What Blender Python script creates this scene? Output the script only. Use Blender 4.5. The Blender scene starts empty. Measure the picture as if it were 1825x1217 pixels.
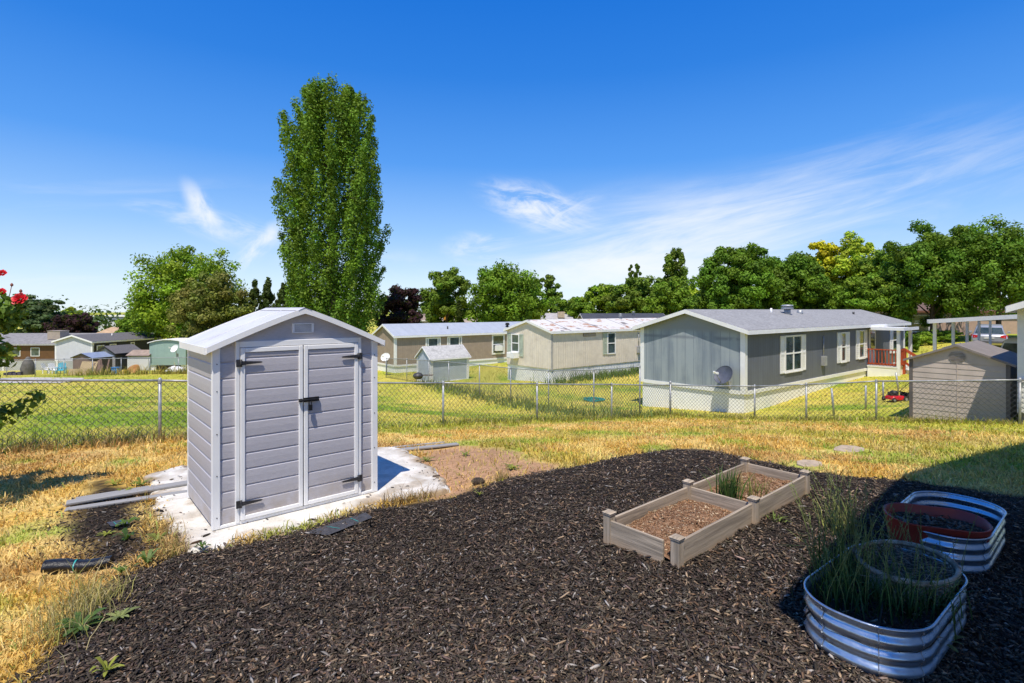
import bpy, math, random
import numpy as np
from mathutils import Vector, Matrix, Euler

random.seed(7)
rng = np.random.default_rng(11)
R = math.radians
SC = bpy.context.scene
COL = SC.collection
F, CX, HZ, EYE = 950.0, 912.5, 552.0, 2.26        # focal length (px), principal column, horizon row, eye height

# ------------------------------------------------------------------ numbers
def vnoise(x, y, seed=0):
    x = np.asarray(x, float); y = np.asarray(y, float)
    xi = np.floor(x).astype(np.int64); yi = np.floor(y).astype(np.int64)
    fx = x - xi; fy = y - yi
    fx = fx * fx * (3 - 2 * fx); fy = fy * fy * (3 - 2 * fy)
    def h(a, b):
        n = (a * 374761393 + b * 668265263 + seed * 1442695041) & 0x7fffffff
        n = ((n ^ (n >> 13)) * 1274126177) & 0x7fffffff
        return ((n ^ (n >> 16)) & 0xffff) / 65535.0
    return (h(xi, yi) * (1 - fx) + h(xi + 1, yi) * fx) * (1 - fy) + (h(xi, yi + 1) * (1 - fx) + h(xi + 1, yi + 1) * fx) * fy
def fbm(x, y, seed=0, o=4):
    s = 0; a = .5; t = 0
    for i in range(o):
        s = s + a * vnoise(np.asarray(x) * 2 ** i, np.asarray(y) * 2 ** i, seed + i); t += a; a *= .5
    return s / t
def sstep(a, b, x):
    t = np.clip((np.asarray(x, float) - a) / (b - a), 0, 1); return t * t * (3 - 2 * t)
def inpoly(x, y, poly):
    x = np.asarray(x, float); y = np.asarray(y, float); r = np.zeros(x.shape, bool)
    n = len(poly)
    for i in range(n):
        x1, y1 = poly[i]; x2, y2 = poly[(i + 1) % n]
        c = ((y1 > y) != (y2 > y)) & (x < (x2 - x1) * (y - y1) / (y2 - y1 + 1e-12) + x1)
        r ^= c
    return r
def polydist(x, y, poly):                          # signed distance, negative inside
    x = np.asarray(x, float); y = np.asarray(y, float); d = np.full(x.shape, 1e9)
    n = len(poly)
    for i in range(n):
        x1, y1 = poly[i]; x2, y2 = poly[(i + 1) % n]
        dx, dy = x2 - x1, y2 - y1
        t = np.clip(((x - x1) * dx + (y - y1) * dy) / (dx * dx + dy * dy + 1e-12), 0, 1)
        d = np.minimum(d, np.hypot(x - x1 - t * dx, y - y1 - t * dy))
    return np.where(inpoly(x, y, poly), -d, d)

# ------------------------------------------------------------------ terrain
ANCH = np.array([(-2.8,6.2,-.03),(-3.06,5.46,-.02),(-1.7,6.65,-.03),(-3.9,6.4,-.03),(1.24,4,.3),(3.1,5.6,.29),(2.3,3.3,.3),(3.6,4.4,.29),
 (0,2.5,.28),(-3,3,.13),(3,2.3,.3),(2.8,8.2,.08),(-6.87,10.4,-.32),(-1.84,14.25,-.85),(.6,16.1,-1.15),(6,20.2,-1.75),(8.3,17.9,-1.45),
 (10.8,15.8,-1.05),(13.1,13.8,-.72),(3.3,21.5,-2.0),(1.68,24.5,-2.38),(-.07,27.2,-2.5),(-1.8,29.5,-2.6),(2.43,32.5,-2.2),(12,40,-2.05),
 (-9.66,44,-2.97),(-5.9,38,-2.8),(-30,44,-3.05),(-20,44,-2.95),(-43,55,-3.85),(-60,60,-4.0),(9.12,20.9,-1.81),(6.0,24.7,-2.2),(22.8,33,-1.35),
 (18,27.4,-1.4),(15.5,19,-.95),(33,36.6,-.3),(40,30,0),(21,22,-.6),(30,50,-.65),(60,80,-.5),(0,90,-3.2),(-60,100,-4.4),(-6,5,0),(-8,8,-.12),
 (-10,5,.02),(10,5,.25),(10,9,-.12),(0,-10,.3),(-15,0,.1),(15,0,.35),(-20,20,-1.3),(-12,16,-.85),(-12,30,-2.2)], float)
def _tps(anch, lam=.002):
    P = anch[:, :2] / 10; n = len(P)
    d2 = ((P[:, None] - P[None]) ** 2).sum(-1)
    K = .5 * d2 * np.log(d2 + 1e-12) + lam * np.eye(n)
    A = np.zeros((n + 3, n + 3)); A[:n, :n] = K; A[:n, n] = 1; A[:n, n + 1:] = P; A[n:, :n] = A[:n, n:].T
    w = np.linalg.solve(A, np.r_[anch[:, 2], 0, 0, 0]); return P, w
_P, _W = _tps(ANCH)
def gz(x, y):
    x = np.asarray(x, float); y = np.asarray(y, float)
    X = np.clip(x, -70, 70) / 10; Y = np.clip(y, -12, 100) / 10
    z = _W[-3] + _W[-2] * X + _W[-1] * Y
    for (px, py), w in zip(_P, _W):
        d2 = (X - px) ** 2 + (Y - py) ** 2
        z = z + w * .5 * d2 * np.log(d2 + 1e-12)
    return np.clip(z, -4.6, 3) if z.shape else float(min(max(z, -4.6), 3))
def G(px, py):                                     # where a ray of the surveyed view meets the ground
    a = (px - CX) / F; b = -(py - HZ) / F; lo = 1.5; Y = 1.5
    while Y < 150:
        if EYE + b * Y < gz(a * Y, Y): break
        lo = Y; Y *= 1.03
    hi = Y
    for _ in range(25):
        m = (lo + hi) / 2
        if EYE + b * m < gz(a * m, m): hi = m
        else: lo = m
    return (a * hi, hi)
def AT(px, py, Y): return Vector(((px - CX) / F * Y, Y, EYE - (py - HZ) / F * Y))

# ------------------------------------------------------------------ objects
def tag(o, label=None, cat=None, group=None, kind=None):
    if label: o['label'] = label
    if cat: o['category'] = cat
    if group: o['group'] = group
    if kind: o['kind'] = kind
    return o
def thing(name, label, cat, loc=(0, 0, 0), rz=0, group=None):
    o = bpy.data.objects.new(name, None); COL.objects.link(o); o.empty_display_size = .2
    o.location = loc; o.rotation_euler = (0, 0, rz)
    return tag(o, label, cat, group)
def link(name, me, mat=None, parent=None):
    o = bpy.data.objects.new(name, me); COL.objects.link(o)
    if mat: me.materials.append(mat)
    if parent: o.parent = parent
    return o
def fastmesh(name, V, Fc, mat=None, parent=None, col=None, smooth=False):
    V = np.asarray(V, np.float32).reshape(-1, 3); Fc = np.asarray(Fc, np.int32); k = Fc.shape[1]; n = len(Fc)
    me = bpy.data.meshes.new(name)
    me.vertices.add(len(V)); me.vertices.foreach_set('co', V.ravel())
    me.loops.add(n * k); me.loops.foreach_set('vertex_index', Fc.ravel())
    me.polygons.add(n); me.polygons.foreach_set('loop_start', np.arange(n, dtype=np.int32) * k)
    try: me.polygons.foreach_set('loop_total', np.full(n, k, np.int32))
    except Exception: pass
    if smooth: me.polygons.foreach_set('use_smooth', np.ones(n, bool))
    me.update(calc_edges=True)
    if col is not None:
        c = np.ones((len(V), 4), np.float32); c[:, :3] = col
        a = me.color_attributes.new('Col', 'FLOAT_COLOR', 'POINT'); a.data.foreach_set('color', c.ravel())
    me.validate()
    return link(name, me, mat, parent)

class MB:
    def __init__(s): s.v = []; s.f = []; s.sm = []
    def add(s, vs, fs, smooth=False):
        b = len(s.v); s.v += [tuple(p) for p in vs]
        for f in fs: s.f.append([b + i for i in f]); s.sm.append(smooth)
        return s
    def box(s, a, b, rot=None, piv=None):
        x0, y0, z0 = a; x1, y1, z1 = b
        vs = [Vector(p) for p in ((x0,y0,z0),(x1,y0,z0),(x1,y1,z0),(x0,y1,z0),(x0,y0,z1),(x1,y0,z1),(x1,y1,z1),(x0,y1,z1))]
        if rot:
            m = Euler([R(t) for t in rot]).to_matrix(); c = Vector(piv) if piv else sum(vs, Vector()) / 8
            vs = [c + m @ (p - c) for p in vs]
        return s.add(vs, [(0,3,2,1),(4,5,6,7),(0,1,5,4),(1,2,6,5),(2,3,7,6),(3,0,4,7)])
    def bar(s, p, q, w, h, up=(0, 0, 1)):            # rectangular bar between two points
        p = Vector(p); q = Vector(q); d = (q - p).normalized(); u = Vector(up)
        if abs(d.dot(u)) > .98: u = Vector((0, 1, 0))
        a = d.cross(u).normalized() * w / 2; b = a.cross(d).normalized() * h / 2
        vs = [p-a-b, p+a-b, p+a+b, p-a+b, q-a-b, q+a-b, q+a+b, q-a+b]
        return s.add(vs, [(0,1,2,3),(7,6,5,4),(0,4,5,1),(1,5,6,2),(2,6,7,3),(3,7,4,0)])
    def tube(s, pts, r, n=10, cap=True, closed=False):
        pts = [Vector(p) for p in pts]; m = len(pts); rs = r if isinstance(r, (list, tuple)) else [r] * m
        vs = []; prev = None
        for i, p in enumerate(pts):
            if closed: d = pts[(i + 1) % m] - pts[i - 1]
            else: d = pts[min(i + 1, m - 1)] - pts[max(i - 1, 0)]
            d.normalize()
            if prev is None:
                u = Vector((0, 0, 1)) if abs(d.z) < .9 else Vector((1, 0, 0)); a = d.cross(u).normalized()
            else: a = (prev - d * prev.dot(d)).normalized()
            prev = a; b = d.cross(a)
            for k in range(n):
                t = 2 * math.pi * k / n; vs.append(p + (a * math.cos(t) + b * math.sin(t)) * rs[i])
        fs = []
        for i in range(m if closed else m - 1):
            j = (i + 1) % m
            for k in range(n): fs.append((i*n+k, i*n+(k+1)%n, j*n+(k+1)%n, j*n+k))
        s.add(vs, fs, True)
        if cap and not closed:
            b = len(s.v) - m * n
            s.f.append([b + k for k in range(n)][::-1]); s.sm.append(False)
            s.f.append([b + (m - 1) * n + k for k in range(n)]); s.sm.append(False)
        return s
    def prism(s, poly, y0, y1, axis='y'):            # polygon in (x,z) pushed along y, or in (y,z) along x, or (x,y) along z
        n = len(poly)
        def P(a, b, t): return (a, t, b) if axis == 'y' else ((t, a, b) if axis == 'x' else (a, b, t))
        vs = [P(a, b, y0) for a, b in poly] + [P(a, b, y1) for a, b in poly]
        fs = [list(range(n)), list(range(2 * n - 1, n - 1, -1))] + [[i, n + i, n + (i + 1) % n, (i + 1) % n] for i in range(n)]
        return s.add(vs, fs)
    def lathe(s, prof, n=24, c=(0, 0, 0), sx=1, sy=1):
        vs = []; 
        for r, z in prof:
            for k in range(n):
                t = 2 * math.pi * k / n; vs.append((c[0] + r * sx * math.cos(t), c[1] + r * sy * math.sin(t), c[2] + z))
        fs = [(i*n+k, i*n+(k+1)%n, (i+1)*n+(k+1)%n, (i+1)*n+k) for i in range(len(prof) - 1) for k in range(n)]
        return s.add(vs, fs, True)
    def grid(s, rows, smooth=True, closed=False):    # rows of points
        n = len(rows[0]); vs = [p for r in rows for p in r]
        fs = []
        for i in range(len(rows) - 1):
            for k in range(n if closed else n - 1): fs.append((i*n+k, i*n+(k+1)%n, (i+1)*n+(k+1)%n, (i+1)*n+k))
        return s.add(vs, fs, smooth)
    def xform(s, M):
        s.v = [tuple(M @ Vector(p)) for p in s.v]; return s
    def build(s, name, mat=None, parent=None, bevel=0, fix=True, loc=None, rz=None):
        me = bpy.data.meshes.new(name); me.from_pydata(s.v, [], s.f); me.update()
        me.polygons.foreach_set('use_smooth', s.sm)
        if fix:
            import bmesh
            bm = bmesh.new(); bm.from_mesh(me); bmesh.ops.recalc_face_normals(bm, faces=bm.faces); bm.to_mesh(me); bm.free()
        o = link(name, me, mat, parent)
        if loc is not None: o.location = loc
        if rz is not None: o.rotation_euler = (0, 0, rz)
        if bevel:
            m = o.modifiers.new('bevel', 'BEVEL'); m.width = bevel; m.segments = 2; m.limit_method = 'ANGLE'
        return o

# ------------------------------------------------------------------ materials
class NT:
    def __init__(s, nt): s.nt = nt; s.L = nt.links
    def n(s, t, **kw):
        x = s.nt.nodes.new(t)
        for k, v in kw.items():
            if k.startswith('i_'):
                key = k[2:]; key = int(key) if key.isdigit() else key
                s.put(x.inputs[key], v)
            else: setattr(x, k, v)
        return x
    def put(s, sock, v):
        if isinstance(v, bpy.types.NodeSocket): s.L.new(v, sock)
        elif isinstance(v, bpy.types.Node): s.L.new(v.outputs[0], sock)
        else: sock.default_value = v
    def m(s, op, a, b=0.0, c=0.0, clamp=False):
        x = s.nt.nodes.new('ShaderNodeMath'); x.operation = op; x.use_clamp = clamp
        s.put(x.inputs[0], a); s.put(x.inputs[1], b); s.put(x.inputs[2], c); return x.outputs[0]
    def mix(s, f, a, b, mode='MIX'):
        x = s.nt.nodes.new('ShaderNodeMix'); x.data_type = 'RGBA'; x.blend_type = mode
        def c(v): return (*v, 1) if isinstance(v, tuple) and len(v) == 3 else v
        s.put(x.inputs[0], f); s.put(x.inputs[6], c(a)); s.put(x.inputs[7], c(b)); return x.outputs[2]
    def rng(s, v, a, b, c=0.0, d=1.0, smooth=True):
        x = s.nt.nodes.new('ShaderNodeMapRange'); x.interpolation_type = 'SMOOTHSTEP' if smooth else 'LINEAR'
        s.put(x.inputs[0], v); s.put(x.inputs[1], a); s.put(x.inputs[2], b); s.put(x.inputs[3], c); s.put(x.inputs[4], d); return x.outputs[0]
    def noise(s, vec, scale=5, detail=4, rough=.55, dist=0, stretch=None):
        if stretch is not None:
            mp = s.n('ShaderNodeMapping'); s.put(mp.inputs['Vector'], vec); mp.inputs['Scale'].default_value = stretch; vec = mp.outputs[0]
        x = s.n('ShaderNodeTexNoise'); s.put(x.inputs['Vector'], vec); x.inputs['Scale'].default_value = scale
        x.inputs['Detail'].default_value = detail; x.inputs['Roughness'].default_value = rough; x.inputs['Distortion'].default_value = dist
        return x.outputs[0]
def newmat(name):
    m = bpy.data.materials.new(name); m.use_nodes = True; nt = m.node_tree
    b = nt.nodes['Principled BSDF']; return m, NT(nt), b
def bump(t, b, h, strength, dist=.02):
    x = t.n('ShaderNodeBump'); x.inputs['Strength'].default_value = strength; x.inputs['Distance'].default_value = dist
    t.put(x.inputs['Height'], h); t.L.new(x.outputs[0], b.inputs['Normal'])
def mat(name, col, rough=.6, metal=0, var=.18, scale=3, stretch=None, bmp=0, bscale=40, bstretch=None, dirt=None, dirtamt=.4, dscale=1.2, spec=.5, dist=.01):
    m, t, b = newmat(name); tc = t.n('ShaderNodeTexCoord').outputs['Object']
    n = t.noise(tc, scale, 5, .6, 0, stretch)
    lo = tuple(c * (1 - var) for c in col); hi = tuple(min(c * (1 + var), 1) for c in col)
    c = t.mix(t.rng(n, .3, .7), lo, hi)
    if dirt:
        dn = t.noise(tc, dscale, 6, .65, .3)
        c = t.mix(t.m('MULTIPLY', t.rng(dn, .45, .75), dirtamt), c, dirt)
    t.put(b.inputs['Base Color'], c); b.inputs['Roughness'].default_value = rough; b.inputs['Metallic'].default_value = metal
    b.inputs['Specular IOR Level'].default_value = spec
    if bmp: bump(t, b, t.noise(tc, bscale, 4, .6, 0, bstretch), bmp, dist)
    return m
def vmat(name, rough=.7, trans=0, spec=.3, nvar=0, nscale=30, bmp=0, bscale=30):
    m, t, b = newmat(name); at = t.n('ShaderNodeVertexColor'); at.layer_name = 'Col'
    c = at.outputs[0]
    if nvar:
        tc = t.n('ShaderNodeTexCoord').outputs['Object']
        n = t.noise(tc, nscale, 6, .7)
        f = t.rng(n, .3, .7, 1 - nvar, 1 + nvar, False)
        hs = t.n('ShaderNodeHueSaturation'); t.put(hs.inputs['Color'], c); t.put(hs.inputs['Value'], f); c = hs.outputs[0]
        if bmp: bump(t, b, t.noise(tc, bscale, 6, .7), bmp, .03)
    t.put(b.inputs['Base Color'], c); b.inputs['Roughness'].default_value = rough; b.inputs['Specular IOR Level'].default_value = spec
    if trans:
        tr = t.n('ShaderNodeBsdfTranslucent'); t.put(tr.inputs[0], t.mix(.6, c, (.19, .33, .01), 'MIX') if trans > .21 else c)
        mx = t.n('ShaderNodeMixShader'); mx.inputs[0].default_value = trans
        t.L.new(b.outputs[0], mx.inputs[1]); t.L.new(tr.outputs[0], mx.inputs[2])
        out = m.node_tree.nodes['Material Output']; t.L.new(mx.outputs[0], out.inputs['Surface'])
    return m
def groovemat(name, col, axis, period, depth=.5, dark=.55, rough=.6, var=.12, dirt=None, dirtamt=.3, width=.12, stretch=None):
    """flat sheet with narrow grooves at a fixed spacing along a local axis"""
    m, t, b = newmat(name); tc = t.n('ShaderNodeTexCoord').outputs['Object']
    sp = t.n('ShaderNodeSeparateXYZ'); t.put(sp.inputs[0], tc)
    f = t.m('FRACT', t.m('DIVIDE', sp.outputs[axis], period))
    g = t.m('ABSOLUTE', t.m('SUBTRACT', f, .5))
    g = t.rng(g, 0, width, 0, 1)
    n = t.noise(tc, 2.5, 6, .6, 0, stretch)
    c = t.mix(t.rng(n, .3, .7), tuple(x * (1 - var) for x in col), tuple(min(1, x * (1 + var)) for x in col))
    if dirt: c = t.mix(t.m('MULTIPLY', t.rng(t.noise(tc, .9, 6, .65, .5), .45, .72), dirtamt), c, dirt)
    c = t.mix(g, tuple(x * dark for x in col), c)
    t.put(b.inputs['Base Color'], c); b.inputs['Roughness'].default_value = rough
    bump(t, b, g, depth, .02)
    return m
WHITE = mat('white_paint', (.86, .855, .84), .55, var=.06, scale=2, dirt=(.5, .47, .42), dirtamt=.25)
TRIM = mat('white_trim', (.87, .865, .855), .5, var=.04, dirt=(.55, .52, .48), dirtamt=.15)
GLASS = mat('window_glass', (.045, .07, .07), .05, var=.6, scale=1.3, spec=.9, dirt=(.16, .19, .19), dirtamt=.6, dscale=1.1)  # pale teal mottling paints reflections and blinds into the panes
GALV = mat('galvanised_pipe', (.36, .37, .38), .45, .35, var=.25, scale=8)
WIRE = mat('galvanised_wire', (.11, .115, .12), .5, .2, var=.2, scale=3)
DARK = mat('dark_plastic', (.015, .015, .016), .5, var=.2)
BLACKM = mat('black_metal', (.012, .012, .013), .4, .2, var=.2)
BARK = mat('bark', (.10, .075, .055), .9, var=.4, scale=6, stretch=(1, 1, .15), bmp=.6, bscale=9)
LEAF = vmat('leaf', .6, .25, .18)
LEAFNEAR = vmat('leaf_near', .5, .35, .25)
GRASSM = vmat('grass_blade', .55, .2, .25)
CHIPM = vmat('wood_chip', .8, 0, .25)

# ------------------------------------------------------------------ camera, sky, sun
cam = bpy.data.cameras.new('camera'); co = bpy.data.objects.new('camera', cam); COL.objects.link(co)
co.location = (0, 0, EYE); co.rotation_euler = (R(90), 0, 0)
cam.sensor_width = 36; cam.lens = 36 * F / 1825; cam.shift_y = -(608.5 - HZ) / 1825; cam.clip_start = .05; cam.clip_end = 5000
SC.camera = co
SC.view_settings.view_transform = 'Standard'; SC.view_settings.look = 'None'; SC.view_settings.exposure = 0; SC.view_settings.gamma = 1

SUNV = Vector((-.07, -.425, .90)).normalized()
ELEV = math.asin(SUNV.z)
sl = bpy.data.lights.new('sun', 'SUN'); so = bpy.data.objects.new('sun', sl); COL.objects.link(so)
sl.energy = 5.0; sl.angle = R(.53); sl.color = (1, .925, .80)
so.rotation_euler = SUNV.to_track_quat('Z', 'Y').to_euler(); so.location = (-5, -20, 40)

W = bpy.data.worlds.new('World'); SC.world = W; W.use_nodes = True
t = NT(W.node_tree); bg = W.node_tree.nodes['Background']
sky = t.n('ShaderNodeTexSky'); sky.sky_type = 'NISHITA'; sky.sun_disc = False
sky.sun_elevation = ELEV; sky.sun_rotation = math.atan2(SUNV.x, SUNV.y); sky.altitude = 1400; sky.air_density = 1.0; sky.dust_density = .6; sky.ozone_density = 2.5
hs = t.n('ShaderNodeHueSaturation'); hs.inputs['Saturation'].default_value = 1.28; hs.inputs['Value'].default_value = 1; t.put(hs.inputs['Color'], sky)
gen = t.n('ShaderNodeTexCoord').outputs['Generated']
sp = t.n('ShaderNodeSeparateXYZ'); t.put(sp.inputs[0], gen)
yy = t.m('MAXIMUM', sp.outputs[1], .05)
U = t.m('DIVIDE', sp.outputs[0], yy); V = t.m('DIVIDE', sp.outputs[2], yy)
north = t.rng(sp.outputs[1], .1, .3)
def wisp(u0, v0, ang, L, Wd, sx, sy, seed, lo=.42, hi=.75, dist=.6):
    """cirrus streak centred in direction (u0, v0), long axis at ang"""
    ca, sa = math.cos(ang), math.sin(ang)
    du = t.m('SUBTRACT', U, u0); dv = t.m('SUBTRACT', V, v0)
    a = t.m('ADD', t.m('MULTIPLY', du, ca), t.m('MULTIPLY', dv, sa)); b = t.m('SUBTRACT', t.m('MULTIPLY', dv, ca), t.m('MULTIPLY', du, sa))
    r = t.m('SQRT', t.m('ADD', t.m('POWER', t.m('ABSOLUTE', t.m('DIVIDE', a, L)), 2), t.m('POWER', t.m('ABSOLUTE', t.m('DIVIDE', b, Wd)), 2)))
    mask = t.rng(r, .15, 1.0, 1, 0)
    cv = t.n('ShaderNodeCombineXYZ'); t.put(cv.inputs[0], t.m('MULTIPLY', a, sx)); t.put(cv.inputs[1], t.m('MULTIPLY', b, sy)); cv.inputs[2].default_value = seed
    n = t.noise(cv.outputs[0], 1, 8, .62, dist)
    return t.m('MULTIPLY', mask, t.rng(n, lo, hi))
def uv(px, py): return (px - CX) / F, (HZ - py) / F
ws = []
for (px, py, ang, L, Wd, sx, sy, lo, hi, k) in [
    (1480, 365, .27, .66, .15, 2.2, 16, .34, .78, .6), (1150, 435, .14, .34, .14, 3, 14, .28, .70, .85), (1250, 400, .22, .4, .10, 2.5, 26, .36, .72, .5), (1330, 400, .25, .5, .07, 2.2, 22, .4, .7, .55),
    (1090, 485, .0, .30, .045, 4, 14, .3, .7, .75), (960, 368, -.28, .15, .055, 9, 30, .40, .72, 1), (1000, 380, .35, .10, .035, 10, 34, .38, .7, .8), (860, 440, .05, .095, .042, 9, 24, .38, .72, .85),
    (362, 375, -1.0, .085, .03, 12, 22, .28, .68, .9), (400, 405, -.25, .17, .04, 8, 26, .36, .72, .7), (465, 435, .75, .09, .03, 10, 22, .34, .7, .8), (290, 372, -.15, .1, .02, 8, 30, .4, .7, .45),
    (150, 345, .03, .5, .04, 3, 25, .45, .8, .16), (120, 500, .02, .5, .05, 3, 20, .4, .8, .25), (700, 480, -.1, .3, .05, 4, 14, .4, .75, .35)]:
    u0, v0 = uv(px, py); ws.append(t.m('MULTIPLY', wisp(u0, v0, ang, L, Wd, sx, sy, px * .37, lo, hi), k))
tot = ws[0]
for x in ws[1:]: tot = t.m('SUBTRACT', t.m('ADD', tot, x), t.m('MULTIPLY', tot, x))
tot = t.m('MULTIPLY', t.m('MULTIPLY', tot, north), .9, clamp=True)
SKYK = .15
cr = t.n('ShaderNodeValToRGB'); e = cr.color_ramp.elements; e[0].position = 0.0; e[0].color = (.68, .82, .96, 1); e[1].position = 1.0; e[1].color = (.012, .10, .44, 1)
for ps, cc_ in ((.055, (.55, .73, .96)), (.14, (.29, .53, .94)), (.26, (.085, .315, .86)), (.40, (.022, .20, .74)), (.52, (.006, .155, .68))):
    q = e.new(ps); q.color = (*cc_, 1)
t.put(cr.inputs[0], t.m('MAXIMUM', sp.outputs[2], 0.0))
grad = t.mix(1.0, cr.outputs[0], (8.0, 7.75, 7.5), 'MULTIPLY')
skyc = t.mix(.82, hs.outputs[0], grad)
cl = t.mix(tot, skyc, (6.7, 6.8, 6.9))
t.put(bg.inputs['Color'], cl); bg.inputs['Strength'].default_value = SKYK
# ------------------------------------------------------------------ ground plan
def P(*pts): return [G(px, py) for px, py in pts]
MULCH = P((40,1216),(100,1150),(150,1075),(215,1030),(290,1000),(325,988),(385,978),(500,956),(560,938),(650,908),(740,898),(820,884),(900,854),(960,842),(1020,833),(1100,815),
          (1200,801),(1262,803),(1330,818),(1440,838),(1500,850),(1620,858),(1700,870),(1824,886)) + [(7.2, 6.2), (6.5, 2), (3, -.5), (-2, -.5), (-3.6, 1.8)]
PATCH = P((110,1000),(88,940),(120,890),(150,858),(205,848),(262,866),(270,905),(290,960),(300,985),(210,1012),(160,1022))
SLAB = P((322,984),(300,952),(268,908),(285,872),(262,858),(330,838)) + [(-4.1, 7.1), (-2.6, 8.35)] + P((690,811),(742,824),(772,846),(806,866),(722,886),(662,903),(560,934),(450,962),(386,978),(352,984))
DIRT = P((690,880),(720,840),(760,806),(860,796),(940,806),(990,828),(960,846),(900,850),(830,876),(760,888))
def beyond(x, y):
    return np.maximum((x + 6.87) * -.61 + (y - 10.4) * .8, (x - 6) * .67 + (y - 20.2) * .743)
def lawn(x, y):
    """base colour of the grass at a point of the plan"""
    x = np.asarray(x, float); y = np.asarray(y, float)
    b = beyond(x, y); dry = np.array([.56, .36, .085]); straw = np.array([.64, .47, .17]); brown = np.array([.40, .22, .08])
    gy = np.array([.36, .36, .045]); gr = np.array([.17, .26, .022]); dg = np.array([.07, .12, .02])
    def L(f, a, c): f = np.asarray(f)[..., None]; return a * (1 - f) + c * f
    n1 = fbm(x * .8, y * .8, 3); n2 = fbm(x * 2.2, y * 2.2, 9); n3 = fbm(x * .35, y * .35, 21)
    c = L(sstep(.35, .65, n2), dry, straw); c = L(sstep(.5, .72, n1) * .6, c, brown)
    c = L(sstep(.50, .68, n3) * sstep(6, 9, y) * .65, c, gy)
    c = L(sstep(.57, .72, fbm(x * 1.3, y * 1.3, 33)) * .65, c, gr * 1.3)
    c = L(sstep(-1.9, -.5, b) * sstep(-7, -3, x) * .85, c, gy)                     # greener strip along the fence
    c = L(sstep(4.5, 8, x) * sstep(12, 8, y) * .5, c, gr * 1.4)
    # the open field beyond
    s = x * .86 + y * .5; w = (y - .45 * x)                                        # mowing streaks run across the slope
    f = L(sstep(.30, .7, fbm(x * .18 + 4, w * .5, 41)), np.array([.46, .41, .07]), gy)
    f = L(sstep(.50, .62, fbm(x * .12, (y + .62 * x) * .42, 52)) * .9, f, gr)
    f = L(sstep(.46, .62, fbm(x * .5, y * .5, 57)) * .5, f, np.array([.56, .43, .10]))
    f = L(sstep(2.5, .4, b) * .55 * sstep(.3, .6, n1), f, gr)
    f = L(sstep(3, 8, x - .3 * (y - 20)) * sstep(18, 15, y) * .7, f, np.array([.27, .31, .03]))
    c = L(sstep(-.15, .25, b), c, f)
    return np.minimum(c * 1.2, .78) * (.85 + .3 * fbm(x * 5, y * 5, 77))[..., None]

def axis(fine0, fine1, d, far0, far1, k=1.18):
    a = list(np.arange(fine0, fine1, d)); s = d
    while a[-1] < far1: s *= k; a.append(a[-1] + s)
    s = d; lo = []
    p = fine0
    while p > far0: s *= k; p -= s; lo.append(p)
    return np.array(lo[::-1] + a)
gx = axis(-11, 15, .11, -900, 900); gy_ = axis(1, 23, .11, -60, 1500)
XX, YY = np.meshgrid(gx, gy_); ZZ = gz(XX, YY)
ds = polydist(XX, YY, SLAB); ZZ = np.where(ds < .25, np.minimum(ZZ, -.07 + .06 * sstep(.0, .25, ds)), ZZ)
C = lawn(XX, YY)
dd = polydist(XX, YY, DIRT) + (fbm(XX * 2, YY * 2, 5) - .5) * 1.0
soilc = np.array([.44, .26, .15]) * (.8 + .4 * fbm(XX * 3, YY * 3, 8))[..., None]
C = C + (soilc - C) * sstep(.25, -.15, dd)[..., None]
dm = np.minimum(polydist(XX, YY, MULCH), polydist(XX, YY, PATCH) + .15) + (fbm(XX * 3, YY * 3, 6) - .5) * .35
C = C + (np.array([.03, .024, .02]) - C) * sstep(.1, -.1, dm)[..., None]
C *= (.75 + .25 * sstep(-.1, .1, np.abs(dm)))[..., None]
ZZ = ZZ + (fbm(XX * 1.5, YY * 1.5, 15) - .5) * .05 * (YY < 60) * (ds > .3) + (fbm(XX * 6, YY * 6, 16) - .5) * .02 * (YY < 25) * (ds > .3)
ny, nx = XX.shape
idx = np.arange(nx * ny).reshape(ny, nx)
FF = np.stack([idx[:-1, :-1], idx[:-1, 1:], idx[1:, 1:], idx[1:, :-1]], -1).reshape(-1, 4)
GROUNDM = vmat('ground', .95, 0, .1, .38, 16, .6, 45)
o = fastmesh('ground', np.stack([XX, YY, ZZ], -1), FF, GROUNDM, None, C.reshape(-1, 3), True); tag(o, kind='structure')

# mulch sheet, a finer sheet with a lumpy top
def sheet(name, poly, d, lift, m, bumpy, colf):
    xs = [p[0] for p in poly]; ys = [p[1] for p in poly]
    ax = np.arange(min(xs), max(xs) + d, d); ay = np.arange(min(ys), max(ys) + d, d)
    X, Y = np.meshgrid(ax, ay); D = polydist(X, Y, poly) + (fbm(X * 4, Y * 4, 61) - .5) * .22
    Z = gz(X, Y) + lift * sstep(.02, -.25, D) - .03 * sstep(-.02, .05, D) + bumpy(X, Y) * sstep(.02, -.1, D)
    k = np.arange(X.size).reshape(X.shape); q = np.stack([k[:-1, :-1], k[:-1, 1:], k[1:, 1:], k[1:, :-1]], -1).reshape(-1, 4)
    keep = (D.ravel()[q] < .05).all(1); q = q[keep]
    used = np.unique(q); mp = np.zeros(X.size, int); mp[used] = np.arange(len(used))
    Vv = np.stack([X, Y, Z], -1).reshape(-1, 3)[used]
    return fastmesh(name, Vv, mp[q], m, None, colf(X, Y).reshape(-1, 3)[used], True)
def mulchcol(X, Y):
    return np.array([.030, .023, .019]) * (.6 + .9 * fbm(X * 6, Y * 6, 71))[..., None]
def mbump(X, Y): return (fbm(X * 1.2, Y * 1.2, 81) - .5) * .05 + (fbm(X * 14, Y * 14, 82) - .5) * .035
MULM = vmat('mulch_base', .9, 0, .15, .5, 60, .9, 110)
tag(sheet('mulch_bed', MULCH, .045, .03, MULM, mbump, mulchcol), kind='structure')

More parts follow.
